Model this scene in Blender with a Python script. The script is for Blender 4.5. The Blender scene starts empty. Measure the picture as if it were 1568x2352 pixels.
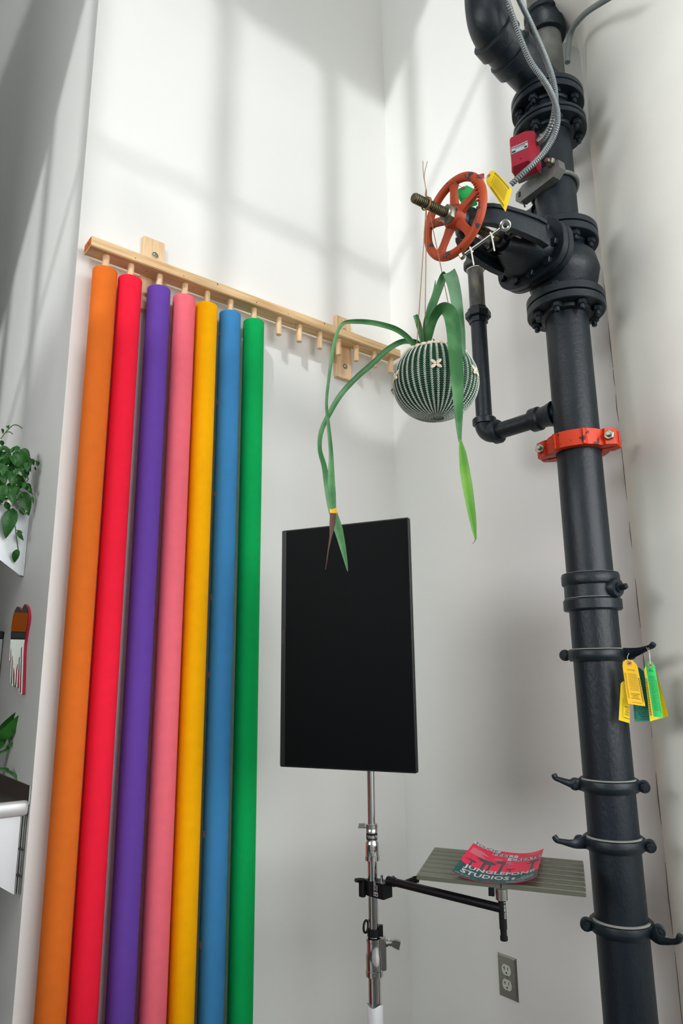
import bpy, math, random
from mathutils import Vector as V, Matrix, Euler

# ---------------------------------------------------------------- camera
F = 1611.4                                   # focal length in pixels of a 1568 x 2352 frame
PITCH, ROLL, YAW = math.radians(13.1034), math.radians(-0.6055), math.radians(38.4714)
FW = V((math.sin(YAW)*math.cos(PITCH), math.cos(YAW)*math.cos(PITCH), math.sin(PITCH)))
_r = V((math.cos(YAW), -math.sin(YAW), 0)); _u = _r.cross(FW)
RT = _r*math.cos(ROLL) + _u*math.sin(ROLL)
UP = _u*math.cos(ROLL) - _r*math.sin(ROLL)
scn = bpy.context.scene
COL = scn.collection
cd = bpy.data.cameras.new('camera'); cam = bpy.data.objects.new('camera', cd); COL.objects.link(cam)
cd.sensor_fit = 'VERTICAL'; cd.sensor_height = 36.0; cd.lens = 36.0*F/2352.0
cd.clip_start = 0.02; cd.clip_end = 300
M = Matrix((RT, UP, -FW)).transposed().to_4x4(); cam.matrix_world = M
scn.camera = cam

# ---------------------------------------------------------------- light
world = bpy.data.worlds.new('sky'); scn.world = world; world.use_nodes = True
bg = world.node_tree.nodes['Background']
bg.inputs['Color'].default_value = (0.965, 0.97, 0.985, 1); bg.inputs['Strength'].default_value = 8.3
SX = 1.15
SUN = V((SX, 1.0, -1.12)).normalized()
sl = bpy.data.lights.new('sun', 'SUN'); sl.energy = 1.95; sl.angle = math.radians(0.65); sl.color = (0.97, 0.985, 1.0)
so = bpy.data.objects.new('sun', sl); COL.objects.link(so)
so.rotation_euler = SUN.to_track_quat('-Z', 'Y').to_euler()
def portal(loc, rot, sx, sy):
    l = bpy.data.lights.new('window_portal', 'AREA'); l.shape = 'RECTANGLE'; l.size = sx; l.size_y = sy
    l.cycles.is_portal = True
    o = bpy.data.objects.new('window_portal', l); COL.objects.link(o); o.location = loc; o.rotation_euler = rot
scn.view_settings.view_transform = 'Standard'
try: scn.view_settings.look = 'None'
except Exception: pass
scn.view_settings.gamma = 1.0; scn.view_settings.use_curve_mapping = False
scn.view_settings.exposure = 0.0
scn.cycles.max_bounces = 10; scn.cycles.diffuse_bounces = 6; scn.cycles.caustics_reflective = False
scn.cycles.sample_clamp_indirect = 6.0

# ---------------------------------------------------------------- pixel helpers (a line of sight of the photograph, cut at a real distance)
def ray(x, y): return FW + RT*((x-784)/F) - UP*((y-1176)/F)
def ax(x, y, i, v):
    d = ray(x, y); return d*(v/d[i])
def at(x, y, h):
    d = ray(x, y); return d*(h/math.hypot(d.x, d.y))
def zat(x, y, p):
    d = ray(x, y); return d.z*math.hypot(p[0], p[1])/math.hypot(d.x, d.y)

# ---------------------------------------------------------------- materials
def lin(c):
    c /= 255.0
    return c/12.92 if c <= 0.04045 else ((c+0.055)/1.055)**2.4
def rgb(r, g, b): return (lin(r), lin(g), lin(b), 1)
MATS = {}
def mat(name, col, rough=0.6, metal=0.0, noise=0.0, nscale=20, bump=0.0, bscale=60, spec=0.5, stretch=(1,1,1), col2=None, mix=(0.4,0.6), trans=0.0, coat=0.0, detail=4):
    m = bpy.data.materials.new(name); m.use_nodes = True; nt = m.node_tree
    p = nt.nodes['Principled BSDF']; p.inputs['Base Color'].default_value = col
    p.inputs['Roughness'].default_value = rough; p.inputs['Metallic'].default_value = metal
    p.inputs['Specular IOR Level'].default_value = spec
    if trans: p.inputs['Transmission Weight'].default_value = trans
    if coat: p.inputs['Coat Weight'].default_value = coat
    tc = mp = None
    if noise or bump or col2:
        tc = nt.nodes.new('ShaderNodeTexCoord'); mp = nt.nodes.new('ShaderNodeMapping')
        mp.inputs['Scale'].default_value = stretch; nt.links.new(tc.outputs['Object'], mp.inputs['Vector'])
    if noise or col2:
        n = nt.nodes.new('ShaderNodeTexNoise'); n.inputs['Scale'].default_value = nscale; n.inputs['Detail'].default_value = detail
        nt.links.new(mp.outputs['Vector'], n.inputs['Vector'])
        cr = nt.nodes.new('ShaderNodeValToRGB'); e = cr.color_ramp.elements
        if col2:
            e[0].position, e[1].position = mix; e[0].color = col; e[1].color = col2
        else:
            e[0].position, e[1].position = 0.3, 0.7
            e[0].color = tuple(c*(1-noise) for c in col[:3])+(1,); e[1].color = tuple(min(1, c*(1+noise)) for c in col[:3])+(1,)
        nt.links.new(n.outputs['Fac'], cr.inputs['Fac']); nt.links.new(cr.outputs['Color'], p.inputs['Base Color'])
    if bump:
        n2 = nt.nodes.new('ShaderNodeTexNoise'); n2.inputs['Scale'].default_value = bscale; n2.inputs['Detail'].default_value = 5
        nt.links.new(mp.outputs['Vector'], n2.inputs['Vector'])
        b = nt.nodes.new('ShaderNodeBump'); b.inputs['Strength'].default_value = bump; b.inputs['Distance'].default_value = 0.004
        nt.links.new(n2.outputs['Fac'], b.inputs['Height']); nt.links.new(b.outputs['Normal'], p.inputs['Normal'])
    MATS[name] = m; return m
mat('white_paint', rgb(233,233,229), 0.55, bump=0.06, bscale=90, spec=0.3)
mat('plaster', rgb(240,240,231), 0.5, bump=0.55, bscale=9, spec=0.35, noise=0.03, nscale=5)
mat('floor_concrete', rgb(58,57,54), 0.45, noise=0.15, nscale=3)
mat('dark_paint', rgb(92,94,90), 0.7, bump=0.05)
mat('ceiling_paint', rgb(225,225,222), 0.7, bump=0.05)
mat('brick_outside', rgb(122,126,128), 0.8, noise=0.2, nscale=1)
mat('iron', rgb(20,31,38), 0.42, noise=0.22, nscale=14, bump=0.22, bscale=110, spec=0.4)
mat('iron_ridged', rgb(11,24,33), 0.42, noise=0.18, nscale=18, bump=0.25, bscale=160, spec=0.4, stretch=(1,1,0.5))
mat('iron_dusty', rgb(98,100,94), 0.7, noise=0.3, nscale=20, bump=0.2)
mat('iron_worn', rgb(56,58,58), 0.5, col2=rgb(122,116,98), nscale=30, mix=(0.5,0.75), stretch=(1,1,0.4))
mat('dust', rgb(150,150,142), 0.9)
mat('red_wheel', rgb(178,66,24), 0.55, col2=rgb(60,50,52), nscale=34, mix=(0.60,0.63), bump=0.15)
mat('red_coupling', rgb(226,62,20), 0.5, col2=rgb(80,34,24), nscale=46, mix=(0.62,0.66), bump=0.2)
mat('shaded_red', rgb(84,26,14), 0.7)  # darkened red, paints the shadowed look of the raised wheel lettering
mat('red_box', rgb(160,24,48), 0.4, noise=0.05)
mat('steel', rgb(176,178,172), 0.28, metal=1.0, bump=0.04, bscale=200)
mat('steel_sheet', rgb(214,218,220), 0.5, metal=0.55, bump=0.03, bscale=30)
mat('brushed', rgb(165,163,155), 0.33, metal=1.0, stretch=(1,1,20), noise=0.08, nscale=20)
mat('chrome', rgb(205,205,205), 0.10, metal=1.0)
mat('zinc', rgb(150,150,135), 0.35, metal=0.9, noise=0.1)
mat('cast_grey', rgb(120,122,118), 0.5, metal=0.5, noise=0.15, nscale=40, bump=0.15)
mat('conduit', rgb(138,146,146), 0.42, metal=0.75)
mat('stem_brass', rgb(104,98,74), 0.45, metal=0.7, noise=0.3, nscale=60)
mat('black_plastic', rgb(13,15,18), 0.42, spec=0.3)
mat('screen', rgb(4,6,7), 0.5, spec=0.08)
mat('logo_grey', rgb(58,64,72), 0.5)
mat('white_print', rgb(215,215,215), 0.7)
mat('grey_print', rgb(190,186,190), 0.7)
mat('black_print', rgb(30,30,26), 0.8)
mat('pine', rgb(226,192,144), 0.6, col2=rgb(198,158,108), nscale=9, mix=(0.42,0.68), stretch=(0.6,9,9), bump=0.05)
mat('pine_board', rgb(230,198,156), 0.6, col2=rgb(206,166,118), nscale=9, mix=(0.45,0.7), stretch=(9,9,0.6), bump=0.05)
mat('knot', rgb(92,58,34), 0.8)
mat('end_paint', rgb(214,112,44), 0.7, col2=rgb(120,70,34), nscale=160, mix=(0.5,0.62))
mat('pvc', rgb(214,216,218), 0.5)
mat('white_tie', rgb(222,222,214), 0.5)
mat('jute', rgb(150,112,74), 0.9)
mat('wire', rgb(170,172,170), 0.4, metal=0.5)
mat('cord_green', rgb(20,70,44), 0.45, noise=0.15, nscale=40)
mat('cord_white', rgb(206,216,204), 0.6)
mat('shell', rgb(226,212,186), 0.4, noise=0.06, nscale=60)
mat('shell_slit', rgb(150,120,90), 0.7)
mat('soil', rgb(60,44,32), 0.95, noise=0.3, nscale=80, bump=0.5)
mat('yellow_tag', rgb(240,208,10), 0.6)
mat('amber_tag', rgb(240,190,20), 0.6)
mat('green_tag', rgb(20,190,90), 0.6)
mat('teal_tag', rgb(24,130,112), 0.6)
mat('maroon_tag', rgb(150,50,66), 0.5)
mat('eyelet', rgb(180,120,100), 0.5)
mat('flyer_red', rgb(232,14,72), 0.45)
mat('flyer_teal', rgb(6,74,72), 0.45)
mat('slat_metal', rgb(128,130,116), 0.40, metal=0.75)
mat('plug_white', rgb(205,210,198), 0.5)
mat('slot_black', rgb(12,16,12), 0.8)
mat('mirror', rgb(225,230,228), 0.03, metal=1.0)
mat('mirror_edge', rgb(185,20,60), 0.2, spec=0.6)
mat('pot_grey', rgb(120,124,120), 0.6, noise=0.1)
mat('cable_grey', rgb(112,120,118), 0.5)
mat('crack', rgb(104,94,80), 0.9)
mat('tape', rgb(206,140,120), 0.7)
TUBES = [('orange', (214,106,36)), ('red', (236,32,58)), ('purple', (100,66,158)), ('pink', (238,108,122)),
         ('yellow', (252,178,2)), ('blue', (62,132,186)), ('green', (10,166,84))]
for n, c in TUBES: mat('paper_'+n, rgb(*c), 0.8, noise=0.03, nscale=30, spec=0.1)
def leafmat(name, c1, c2, scale, veins=False):
    m = mat(name, rgb(*c1), 0.42, col2=rgb(*c2), nscale=scale, mix=(0.42,0.62), spec=0.4)
    p = m.node_tree.nodes['Principled BSDF']
    if veins:
        nt = m.node_tree; vo = nt.nodes.new('ShaderNodeTexVoronoi'); vo.feature = 'DISTANCE_TO_EDGE'; vo.inputs['Scale'].default_value = 120
        tc = nt.nodes.new('ShaderNodeTexCoord'); nt.links.new(tc.outputs['Object'], vo.inputs['Vector'])
        cr = nt.nodes.new('ShaderNodeValToRGB'); cr.color_ramp.elements[0].position = 0.02; cr.color_ramp.elements[1].position = 0.10
        cr.color_ramp.elements[0].color = rgb(52,112,36); cr.color_ramp.elements[1].color = rgb(*c1)
        nt.links.new(vo.outputs['Distance'], cr.inputs['Fac']); nt.links.new(cr.outputs['Color'], p.inputs['Base Color'])
    return m
leafmat('leaf_strap', (50,106,56), (82,136,84), 14)
leafmat('leaf_lime', (82,146,36), (112,166,54), 14)
leafmat('leaf_pale', (104,142,110), (66,120,70), 12)
leafmat('leaf_vine', (24,84,24), (40,110,36), 40, True)
leafmat('leaf_dark', (26,84,22), (44,108,30), 30)
mat('leaf_brown', rgb(92,64,54), 0.8, noise=0.2)
mat('leaf_yellow', rgb(226,176,30), 0.6)
mat('stem_green', rgb(70,100,50), 0.6)

# ---------------------------------------------------------------- mesh builder
class MB:
    def __init__(s): s.v = []; s.f = []
    def add(s, vs, fs):
        o = len(s.v); s.v += [V(a) for a in vs]; s.f += [tuple(i+o for i in f) for f in fs]; return s
    def box(s, lo, hi, X=None, Y=None, Z=None, O=None):
        X = X or V((1,0,0)); Y = Y or V((0,1,0)); Z = Z or V((0,0,1)); O = O or V((0,0,0))
        p = [O+X*a+Y*b+Z*c for c in (lo[2],hi[2]) for b in (lo[1],hi[1]) for a in (lo[0],hi[0])]
        return s.add(p, [(0,2,3,1),(4,5,7,6),(0,1,5,4),(2,6,7,3),(0,4,6,2),(1,3,7,5)])
    def cbox(s, lo, hi, ch, X=None, Y=None, Z=None, O=None):
        # box with its edges along Z chamfered and a small bevel top and bottom
        X = X or V((1,0,0)); Y = Y or V((0,1,0)); Z = Z or V((0,0,1)); O = O or V((0,0,0))
        def ringp(c, i):
            x0,x1,y0,y1 = lo[0]+i,hi[0]-i,lo[1]+i,hi[1]-i
            q = [(x0+ch,y0),(x1-ch,y0),(x1,y0+ch),(x1,y1-ch),(x1-ch,y1),(x0+ch,y1),(x0,y1-ch),(x0,y0+ch)]
            return [O+X*a+Y*b+Z*c for a,b in q]
        b = ch*0.6
        return s.loft([ringp(lo[2], b), ringp(lo[2]+b, 0), ringp(hi[2]-b, 0), ringp(hi[2], b)])
    def loft(s, rings, cap=True, closed=True):
        n = len(rings[0]); vs = [p for r in rings for p in r]; fs = []
        for i in range(len(rings)-1):
            for j in range(n if closed else n-1):
                k = (j+1) % n
                fs.append((i*n+j, i*n+k, (i+1)*n+k, (i+1)*n+j))
        if cap:
            fs.append(tuple(range(n-1,-1,-1))); fs.append(tuple((len(rings)-1)*n+j for j in range(n)))
        return s.add(vs, fs)
    def lathe(s, c, prof, axis=(0,0,1), n=32, cap=True, ph=0.0):
        # prof: list of (radius, distance along the axis)
        a = V(axis).normalized(); t = a.orthogonal().normalized()
        if abs(a.z) > 0.99: t = V((1,0,0))
        b = a.cross(t); c = V(c); rings = []
        for r, h in prof:
            rings.append([c+a*h+(t*math.cos(ph+2*math.pi*j/n)+b*math.sin(ph+2*math.pi*j/n))*max(r,1e-5) for j in range(n)])
        return s.loft(rings, cap)
    def cyl(s, p, q, r, r2=None, n=24):
        p = V(p); q = V(q); L = (q-p).length
        return s.lathe(p, [(r,0),(r if r2 is None else r2,L)], q-p, n)
    def rcyl(s, p, q, r, b=0.0015, n=28):
        p = V(p); q = V(q); L = (q-p).length
        return s.lathe(p, [(r-b,0),(r,b),(r,L-b),(r-b,L)], q-p, n)
    def ringtube(s, c, ro, ri, z0, z1, axis=(0,0,1), n=32):
        a = V(axis).normalized(); t = a.orthogonal().normalized(); b = a.cross(t); c = V(c); rings = []
        for r, h in ((ri,z0),(ro,z0),(ro,z1),(ri,z1),(ri,z0)):
            rings.append([c+a*h+(t*math.cos(2*math.pi*j/n)+b*math.sin(2*math.pi*j/n))*r for j in range(n)])
        return s.loft(rings, False)
    def torus(s, c, R, r, axis=(0,0,1), n=40, m=10, a0=0.0, a1=2*math.pi, ry=None):
        a = V(axis).normalized(); t = a.orthogonal().normalized()
        if abs(a.z) > 0.99: t = V((1,0,0))
        b = a.cross(t); c = V(c); ry = ry or r; full = abs(a1-a0-2*math.pi) < 1e-6
        k = n if full else n+1; rings = []
        for i in range(k):
            th = a0+(a1-a0)*i/n; d = t*math.cos(th)+b*math.sin(th)
            rings.append([c+d*(R+r*math.cos(2*math.pi*j/m))+a*ry*math.sin(2*math.pi*j/m) for j in range(m)])
        if full: rings.append(rings[0])
        return s.loft(rings, not full)
    def tube(s, pts, r, n=10, cap=True):
        pts = [V(p) for p in pts]; rings = []; N = None
        for i, p in enumerate(pts):
            t = (pts[min(i+1,len(pts)-1)]-pts[max(i-1,0)]).normalized()
            N = t.orthogonal().normalized() if N is None else (N-t*N.dot(t)).normalized()
            B = t.cross(N); rr = r[i] if isinstance(r, (list,tuple)) else r
            rings.append([p+(N*math.cos(2*math.pi*j/n)+B*math.sin(2*math.pi*j/n))*rr for j in range(n)])
        return s.loft(rings, cap)
    def prism(s, poly, O, X, Y, Z, h):
        n = len(poly); a = [O+X*x+Y*y for x,y in poly]; return s.loft([a, [p+Z*h for p in a]])
    def hexa(s, c, axis, r, h): return s.lathe(c, [(r*0.92,0),(r,h*0.12),(r,h*0.82),(r*0.86,h)], axis, 6)
    def ell(s, c, ax1, ax2, ax3, n=8, m=5):
        rings = []
        for i in range(m+1):
            ph = -math.pi/2+math.pi*i/m
            rings.append([V(c)+ax3*math.sin(ph)+(ax1*math.cos(2*math.pi*j/n)+ax2*math.sin(2*math.pi*j/n))*max(math.cos(ph),1e-3) for j in range(n)])
        return s.loft(rings, False)
    def obj(s, name, m, parent=None, smooth=35, label=None, kind=None):
        o0 = parent_loc(parent)
        me = bpy.data.meshes.new(name); me.from_pydata([tuple(p-o0) for p in s.v], [], s.f); me.validate(); me.update()
        import bmesh
        bm = bmesh.new(); bm.from_mesh(me); bmesh.ops.recalc_face_normals(bm, faces=bm.faces); bm.to_mesh(me); bm.free()
        me.materials.append(MATS[m] if isinstance(m, str) else m)
        if smooth:
            me.polygons.foreach_set('use_smooth', [True]*len(me.polygons))
            me.set_sharp_from_angle(angle=math.radians(smooth))
        o = bpy.data.objects.new(name, me); COL.objects.link(o)
        if parent is not None: o.parent = parent; LOC[o.name] = o0
        if label: o['label'] = label
        if kind: o['kind'] = kind
        return o
LOC = {}
def parent_loc(p): return V((0,0,0)) if p is None else LOC[p.name]
def thing(name, label, cat, loc, group=None):
    o = bpy.data.objects.new(name, None); COL.objects.link(o); o.location = loc; o.empty_display_size = 0.03
    LOC[o.name] = V(loc); o['label'] = label; o['category'] = cat
    if group: o['group'] = group
    return o
def tag(o, label, cat, group=None):
    o['label'] = label; o['category'] = cat
    if group: o['group'] = group
    return o
def struct(o): o['kind'] = 'structure'; return o
def smoothpath(pts, k=6):
    pts = [V(p) for p in pts]; out = []
    for i in range(len(pts)-1):
        p0 = pts[max(i-1,0)]; p1 = pts[i]; p2 = pts[i+1]; p3 = pts[min(i+2,len(pts)-1)]
        for j in range(k):
            t = j/k
            out.append(0.5*((2*p1)+(p2-p0)*t+(2*p0-5*p1+4*p2-p3)*t*t+(3*p1-p0-3*p2+p3)*t**3))
    out.append(pts[-1]); return out
def lerp_list(vals, n):
    out = []
    for i in range(n):
        t = i/(n-1)*(len(vals)-1); k = min(int(t), len(vals)-2); out.append(vals[k]+(vals[k+1]-vals[k])*(t-k))
    return out
# lettering: flat outlines from the built-in font, as vertices and faces in x 0..1, y 0..1 of their own box
_tc = {}
def letters(txt, bold=0.0):
    if (txt,bold) in _tc: return _tc[(txt,bold)]
    cu = bpy.data.curves.new('lettering', 'FONT'); cu.body = txt; cu.resolution_u = 2; cu.align_x = 'LEFT'; cu.offset = bold; cu.space_character = 1.0+2*bold
    o = bpy.data.objects.new('lettering', cu); me = o.to_mesh()
    vs = [tuple(v.co) for v in me.vertices]; fs = [tuple(p.vertices) for p in me.polygons]; o.to_mesh_clear()
    bpy.data.objects.remove(o); bpy.data.curves.remove(cu)
    if not vs: return ([], [], 1)
    x0 = min(v[0] for v in vs); x1 = max(v[0] for v in vs); y0 = min(v[1] for v in vs); y1 = max(v[1] for v in vs)
    r = ([((v[0]-x0)/(x1-x0), (v[1]-y0)/(y1-y0)) for v in vs], fs, (x1-x0)/(y1-y0)); _tc[(txt,bold)] = r; return r
def put(mb, txt, fn, u0, u1, v0, v1, bold=0.0):
    vs, fs, a = letters(txt, bold); mb.add([fn(u0+(u1-u0)*x, v0+(v1-v0)*y) for x,y in vs], fs)
def rule(mb, fn, u0, u1, v0, v1, k=1):
    for i in range(k):
        a = u0+(u1-u0)*i/k; b = u0+(u1-u0)*(i+1)/k
        mb.add([fn(a,v0), fn(b,v0), fn(b,v1), fn(a,v1)], [(0,1,2,3)])
# a bent sheet: four corners, a sag along u and a bow along v
class Sheet:
    def __init__(s, bl, br, tr, tl, nrm, bow_u=0.0, bow_v=0.0, pw=2.0, thick=0.0006):
        s.c = [V(p) for p in (bl,br,tr,tl)]; s.n = V(nrm).normalized(); s.bu = bow_u; s.bv = bow_v; s.pw = pw; s.t = thick
    def __call__(s, u, v, lift=0.0):
        p = (s.c[0]*(1-u)+s.c[1]*u)*(1-v)+(s.c[3]*(1-u)+s.c[2]*u)*v
        return p+s.n*(s.bu*(1-abs(2*u-1)**s.pw)+s.bv*(1-(2*v-1)**2)+lift)
    def body(s, nu=10, nv=10, cut=0.0):
        mb = MB(); vs = []; fs = []; w = nu+1
        for k in (0, -s.t):
            for j in range(nv+1):
                for i in range(w):
                    u, v = i/nu, j/nv
                    if cut:                                   # clipped top corners of a tag
                        e = max(0.0, (v-(1-cut))/cut); m_ = 0.28*e; u = m_+(1-2*m_)*u
                    vs.append(s(u, v, k))
        o = w*(nv+1)
        for j in range(nv):
            for i in range(nu):
                a = j*w+i; fs.append((a,a+1,a+w+1,a+w)); fs.append((o+a,o+a+w,o+a+w+1,o+a+1))
        for i in range(nu): fs.append((i,o+i,o+i+1,i+1)); a = nv*w+i; fs.append((a,a+1,o+a+1,o+a))
        for j in range(nv): a = j*w; fs.append((a,a+w,o+a+w,o+a)); a += nu; fs.append((a,o+a,o+a+w,a+w))
        return mb.add(vs, fs)
    def at(s, lift=0.0005): return lambda u, v: s(u, v, lift)

X, Y, Z = V((1,0,0)), V((0,1,0)), V((0,0,1))
D, XC, XE = 1.9586, 1.83, 0.552
FLOOR, CEIL = -1.2, 6.6
SZ0, SZ1 = 1.0, 3.5                        # windows of the open side of the room
WY = -1.2                                     # plane of the tall front window wall

# ================================================================= SETTING
struct(MB().box((-7.3,-1.5,FLOOR-0.1),(2.7,5.2,FLOOR)).obj('floor', 'floor_concrete', smooth=0))
struct(MB().box((-7.3,-1.5,CEIL),(2.7,5.2,CEIL+0.1)).obj('ceiling', 'ceiling_paint', smooth=0))
# tube wall with its free end on the left, and the two walls that meet it
struct(MB().box((XE,D,FLOOR),(XC+0.12,D+0.14,CEIL)).obj('wall_back', 'white_paint', smooth=0))
struct(MB().box((XE,D+0.14,FLOOR),(XE+0.14,5.0,CEIL)).box((XE+0.0005,D+0.0005,FLOOR),(XE+0.01,D+0.14,CEIL)).obj('wall_left', 'white_paint', smooth=0))
struct(MB().box((XC,0.62,FLOOR),(XC+0.14,D,CEIL)).obj('wall_right', 'white_paint', smooth=0))
struct(MB().box((-7.3,5.0,FLOOR),(XE+0.14,5.1,CEIL)).obj('wall_far', 'dark_paint', smooth=0))
mb = MB(); mb.box((-7.2,-1.4,FLOOR),(-7.1,5.0,SZ0)); mb.box((-7.2,-1.4,SZ1),(-7.1,5.0,CEIL)); mb.box((-7.2,4.8,SZ0),(-7.1,5.0,SZ1)); mb.box((-7.2,-1.4,SZ0),(-7.1,-1.1,SZ1))
struct(mb.obj('wall_side', 'dark_paint', smooth=0))
mb = MB()
for k in range(1,5): mb.box((-7.18,-1.1+1.18*k-0.025,SZ0),(-7.12,-1.1+1.18*k+0.025,SZ1))
mb.box((-7.17,-1.1,1.5),(-7.13,4.8,1.55)); struct(mb.obj('window_4', 'cast_grey', smooth=0))
struct(MB().box((-0.95,2.25,FLOOR),(-0.85,5.0,3.2)).box((-0.95,1.8,FLOOR),(-0.85,2.25,0.75)).obj('added_partition', 'dark_paint', smooth=0))  # unseen partition, added to keep window light off the lower left wall
# round concrete column half sunk in the right wall, with its flared capital
CR = 0.33; CC = V((XC+CR*0.49, 1.005-CR*0.872, 0)); ZC = 2.03
mb = MB(); mb.lathe(CC, [(CR,FLOOR),(CR,ZC-0.02),(CR+0.006,ZC),(CR+0.21,ZC+0.31),(CR+0.21,CEIL)], n=72)
struct(mb.obj('trim_1', 'plaster'))
# tall window wall behind the viewer: clerestory above, one large window below, glazing bars in both
WT, WB = 2.72+1.12*(D-WY), 4.45                # head and sill of the clerestory
CX0, CX1 = -5.2, -0.4                        # its ends
LX0, LX1, LZ0, LZ1 = 0.0, 2.3, -0.1, 2.5      # lower window
mb = MB(); mb.box((-7.3,WY-0.2,WT),(2.7,WY,CEIL)); mb.box((-7.3,WY-0.2,LZ1),(2.7,WY,WB)); mb.box((CX1,WY-0.2,WB),(2.7,WY,WT)); mb.box((-7.3,WY-0.2,WB),(CX0,WY,WT))
mb.box((-7.3,WY-0.2,FLOOR),(LX0,WY,LZ1)); mb.box((LX1,WY-0.2,FLOOR),(2.7,WY,LZ1)); mb.box((LX0,WY-0.2,FLOOR),(LX1,WY,LZ0))
struct(mb.obj('wall_front', 'white_paint', smooth=0))
wn = MB()
X0 = 0.925-SX*(D-WY)
for k in range(-12, 14):
    x = X0+0.498*k
    if CX0 < x < CX1: wn.box((x-0.014,WY-0.12,WB),(x+0.014,WY-0.06,WT))
zb = 1.74+1.12*(D-WY)
wn.box((CX0,WY-0.10,zb-0.002),(CX1,WY-0.07,zb+0.002))
struct(wn.obj('window_1', 'cast_grey', smooth=0))
mb = MB()
for k in range(1,4): mb.box((LX0+0.575*k-0.02,WY-0.12,LZ0),(LX0+0.575*k+0.02,WY-0.06,LZ1))
mb.box((LX0,WY-0.11,1.0),(LX1,WY-0.07,1.03)); struct(mb.obj('window_2', 'cast_grey', smooth=0))
mb = MB(); mb.box((2.5,WY,FLOOR),(2.6,0.9,-0.4)); mb.box((2.5,WY,2.1),(2.6,0.9,CEIL)); mb.box((XC+0.1,0.75,FLOOR),(2.6,0.9,CEIL))
struct(mb.obj('wall_street', 'white_paint', smooth=0))
mb = MB()
for y in (WY+0.03,-0.5,0.2,0.72): mb.box((2.52,y-0.03,-0.4),(2.58,y+0.03,2.1))
struct(mb.obj('window_3', 'cast_grey', smooth=0))
# outside: ground, an added canopy that keeps sun out of the lower window and a street tree whose crown breaks the sun low on the wall
struct(MB().box((-60,-60,FLOOR-0.4),(60,60,FLOOR-0.15)).obj('ground', 'brick_outside', smooth=0))
struct(MB().box((-1.0,-4.6,2.75),(3.2,WY-0.2,2.83)).obj('added_canopy', 'cast_grey', smooth=0))
tree = bpy.data.objects.new('street_tree', None); COL.objects.link(tree); tree.location = (-11.0,-9.0,FLOOR-0.15); LOC['street_tree'] = V(tree.location)
tree['label'] = 'leafy street tree outside the tall window wall'; tree['category'] = 'tree'
MB().tube([(-11.1,-9,FLOOR-0.15),(-11.0,-9,4),(-11.0,-9.1,9),(-10.9,-9,12.2)], [0.22,0.17,0.11,0.03], 12).obj('trunk', 'soil', tree)
rn = random.Random(11); mb = MB()
for i in range(2600):
    a = rn.random()*6.283; q = rn.random()**0.5; zz = rn.random()
    c = V((-11.0+3.8*q*math.cos(a), -9.0+1.3*q*math.sin(a), 10.2+3.2*zz*(1-0.55*q*q)+0.35*math.sin(3*a))); d = V((rn.random()-0.5,rn.random()-0.5,rn.random()-0.5)).normalized(); e = d.orthogonal().normalized()
    mb.add([c-d*0.16, c+e*0.07, c+d*0.16, c-e*0.07], [(0,1,2,3)])
mb.obj('leaves', 'leaf_dark', tree, 0, kind='stuff')
portal(((CX0+CX1)/2,WY-0.1,(WT+WB)/2), (math.radians(90),0,0), CX1-CX0, WT-WB)
portal(((LX0+LX1)/2,WY-0.1,(LZ0+LZ1)/2), (math.radians(90),0,0), LX1-LX0, LZ1-LZ0)
portal((-7.15,1.85,(SZ0+SZ1)/2), (0,math.radians(-90),0), SZ1-SZ0, 5.9)
portal((2.55,-0.2,0.85), (0,math.radians(90),0), 2.5, 2.0)

# ================================================================= PEG RACK
BF, BB, B0, B1 = D-0.083, D-0.019, 1.2335, 1.2665       # front, back, underside and top of the rail
rack = thing('peg_rack', 'long pine rail with a row of pegs screwed to the white wall', 'rack', (1.2, D, B0))
mb = MB(); x0, x1 = 0.566, 1.80
def rr(x): 
    b = 0.003
    return [V((x,BF+b,B0)),V((x,BB-b,B0)),V((x,BB,B0+b)),V((x,BB,B1-b)),V((x,BB-b,B1)),V((x,BF+b,B1)),V((x,BF,B1-b)),V((x,BF,B0+b))]
mb.loft([rr(x0), rr(x1)]); rail = mb.obj('rail', 'pine', rack)
MB().box((x0-0.0008,BF+0.004,B0+0.005),(x0+0.001,BB-0.004,B1-0.004)).obj('painted_end', 'end_paint', rail, 0, 'orange painted stamp on the end grain')
mb = MB()
rnd = random.Random(4)
for x in (0.70, 0.86, 0.98, 1.13, 1.26, 1.42): 
    mb.lathe((x, BF+0.0004, B0+0.006+rnd.random()*0.02), [(0.0022+rnd.random()*0.002,0),(0.001,0.001)], (0,-1,0), 10)
    mb.lathe((x+0.05, BF+0.02+rnd.random()*0.03, B0+0.0004), [(0.0024,0),(0.001,0.001)], (0,0,-1), 10)
mb.obj('knot', 'knot', rail, kind='stuff')
for xc, zt_ in ((0.783, 1.377), (1.562, 1.358)):
    b = MB().cbox((xc-0.036,BB-0.0005,zt_-0.255),(xc+0.036,D+0.0,zt_),0.002).obj('backing_board', 'pine_board', rack, 30)
    for zz in (zt_-0.056, zt_-0.205):
        w = MB().lathe((xc+0.004,BB-0.0005,zz), [(0.0105,0),(0.0105,0.0016),(0.009,0.002)], (0,-1,0), 24).obj('washer', 'zinc', b, 30)
        MB().lathe((xc+0.004,BB-0.0022,zz), [(0.0062,0),(0.0058,0.0018),(0.0035,0.0032),(0.003,0.0022),(0.0005,0.002)], (0,-1,0), 18).obj('screw', 'steel', b, 30)
tops = [(245,622),(302,645),(368,668),(426,690),(477,707),(531,726),(585,745)]
RY = D-0.0560
tube_x = [ax(*t, 1, RY).x-0.0045 for t in tops]
free_x = [ax(x, y, 1, RY).x for x, y in ((640,757),(687,773),(734,788),(777,802),(818,816),(859,830),(897,845))]
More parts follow.
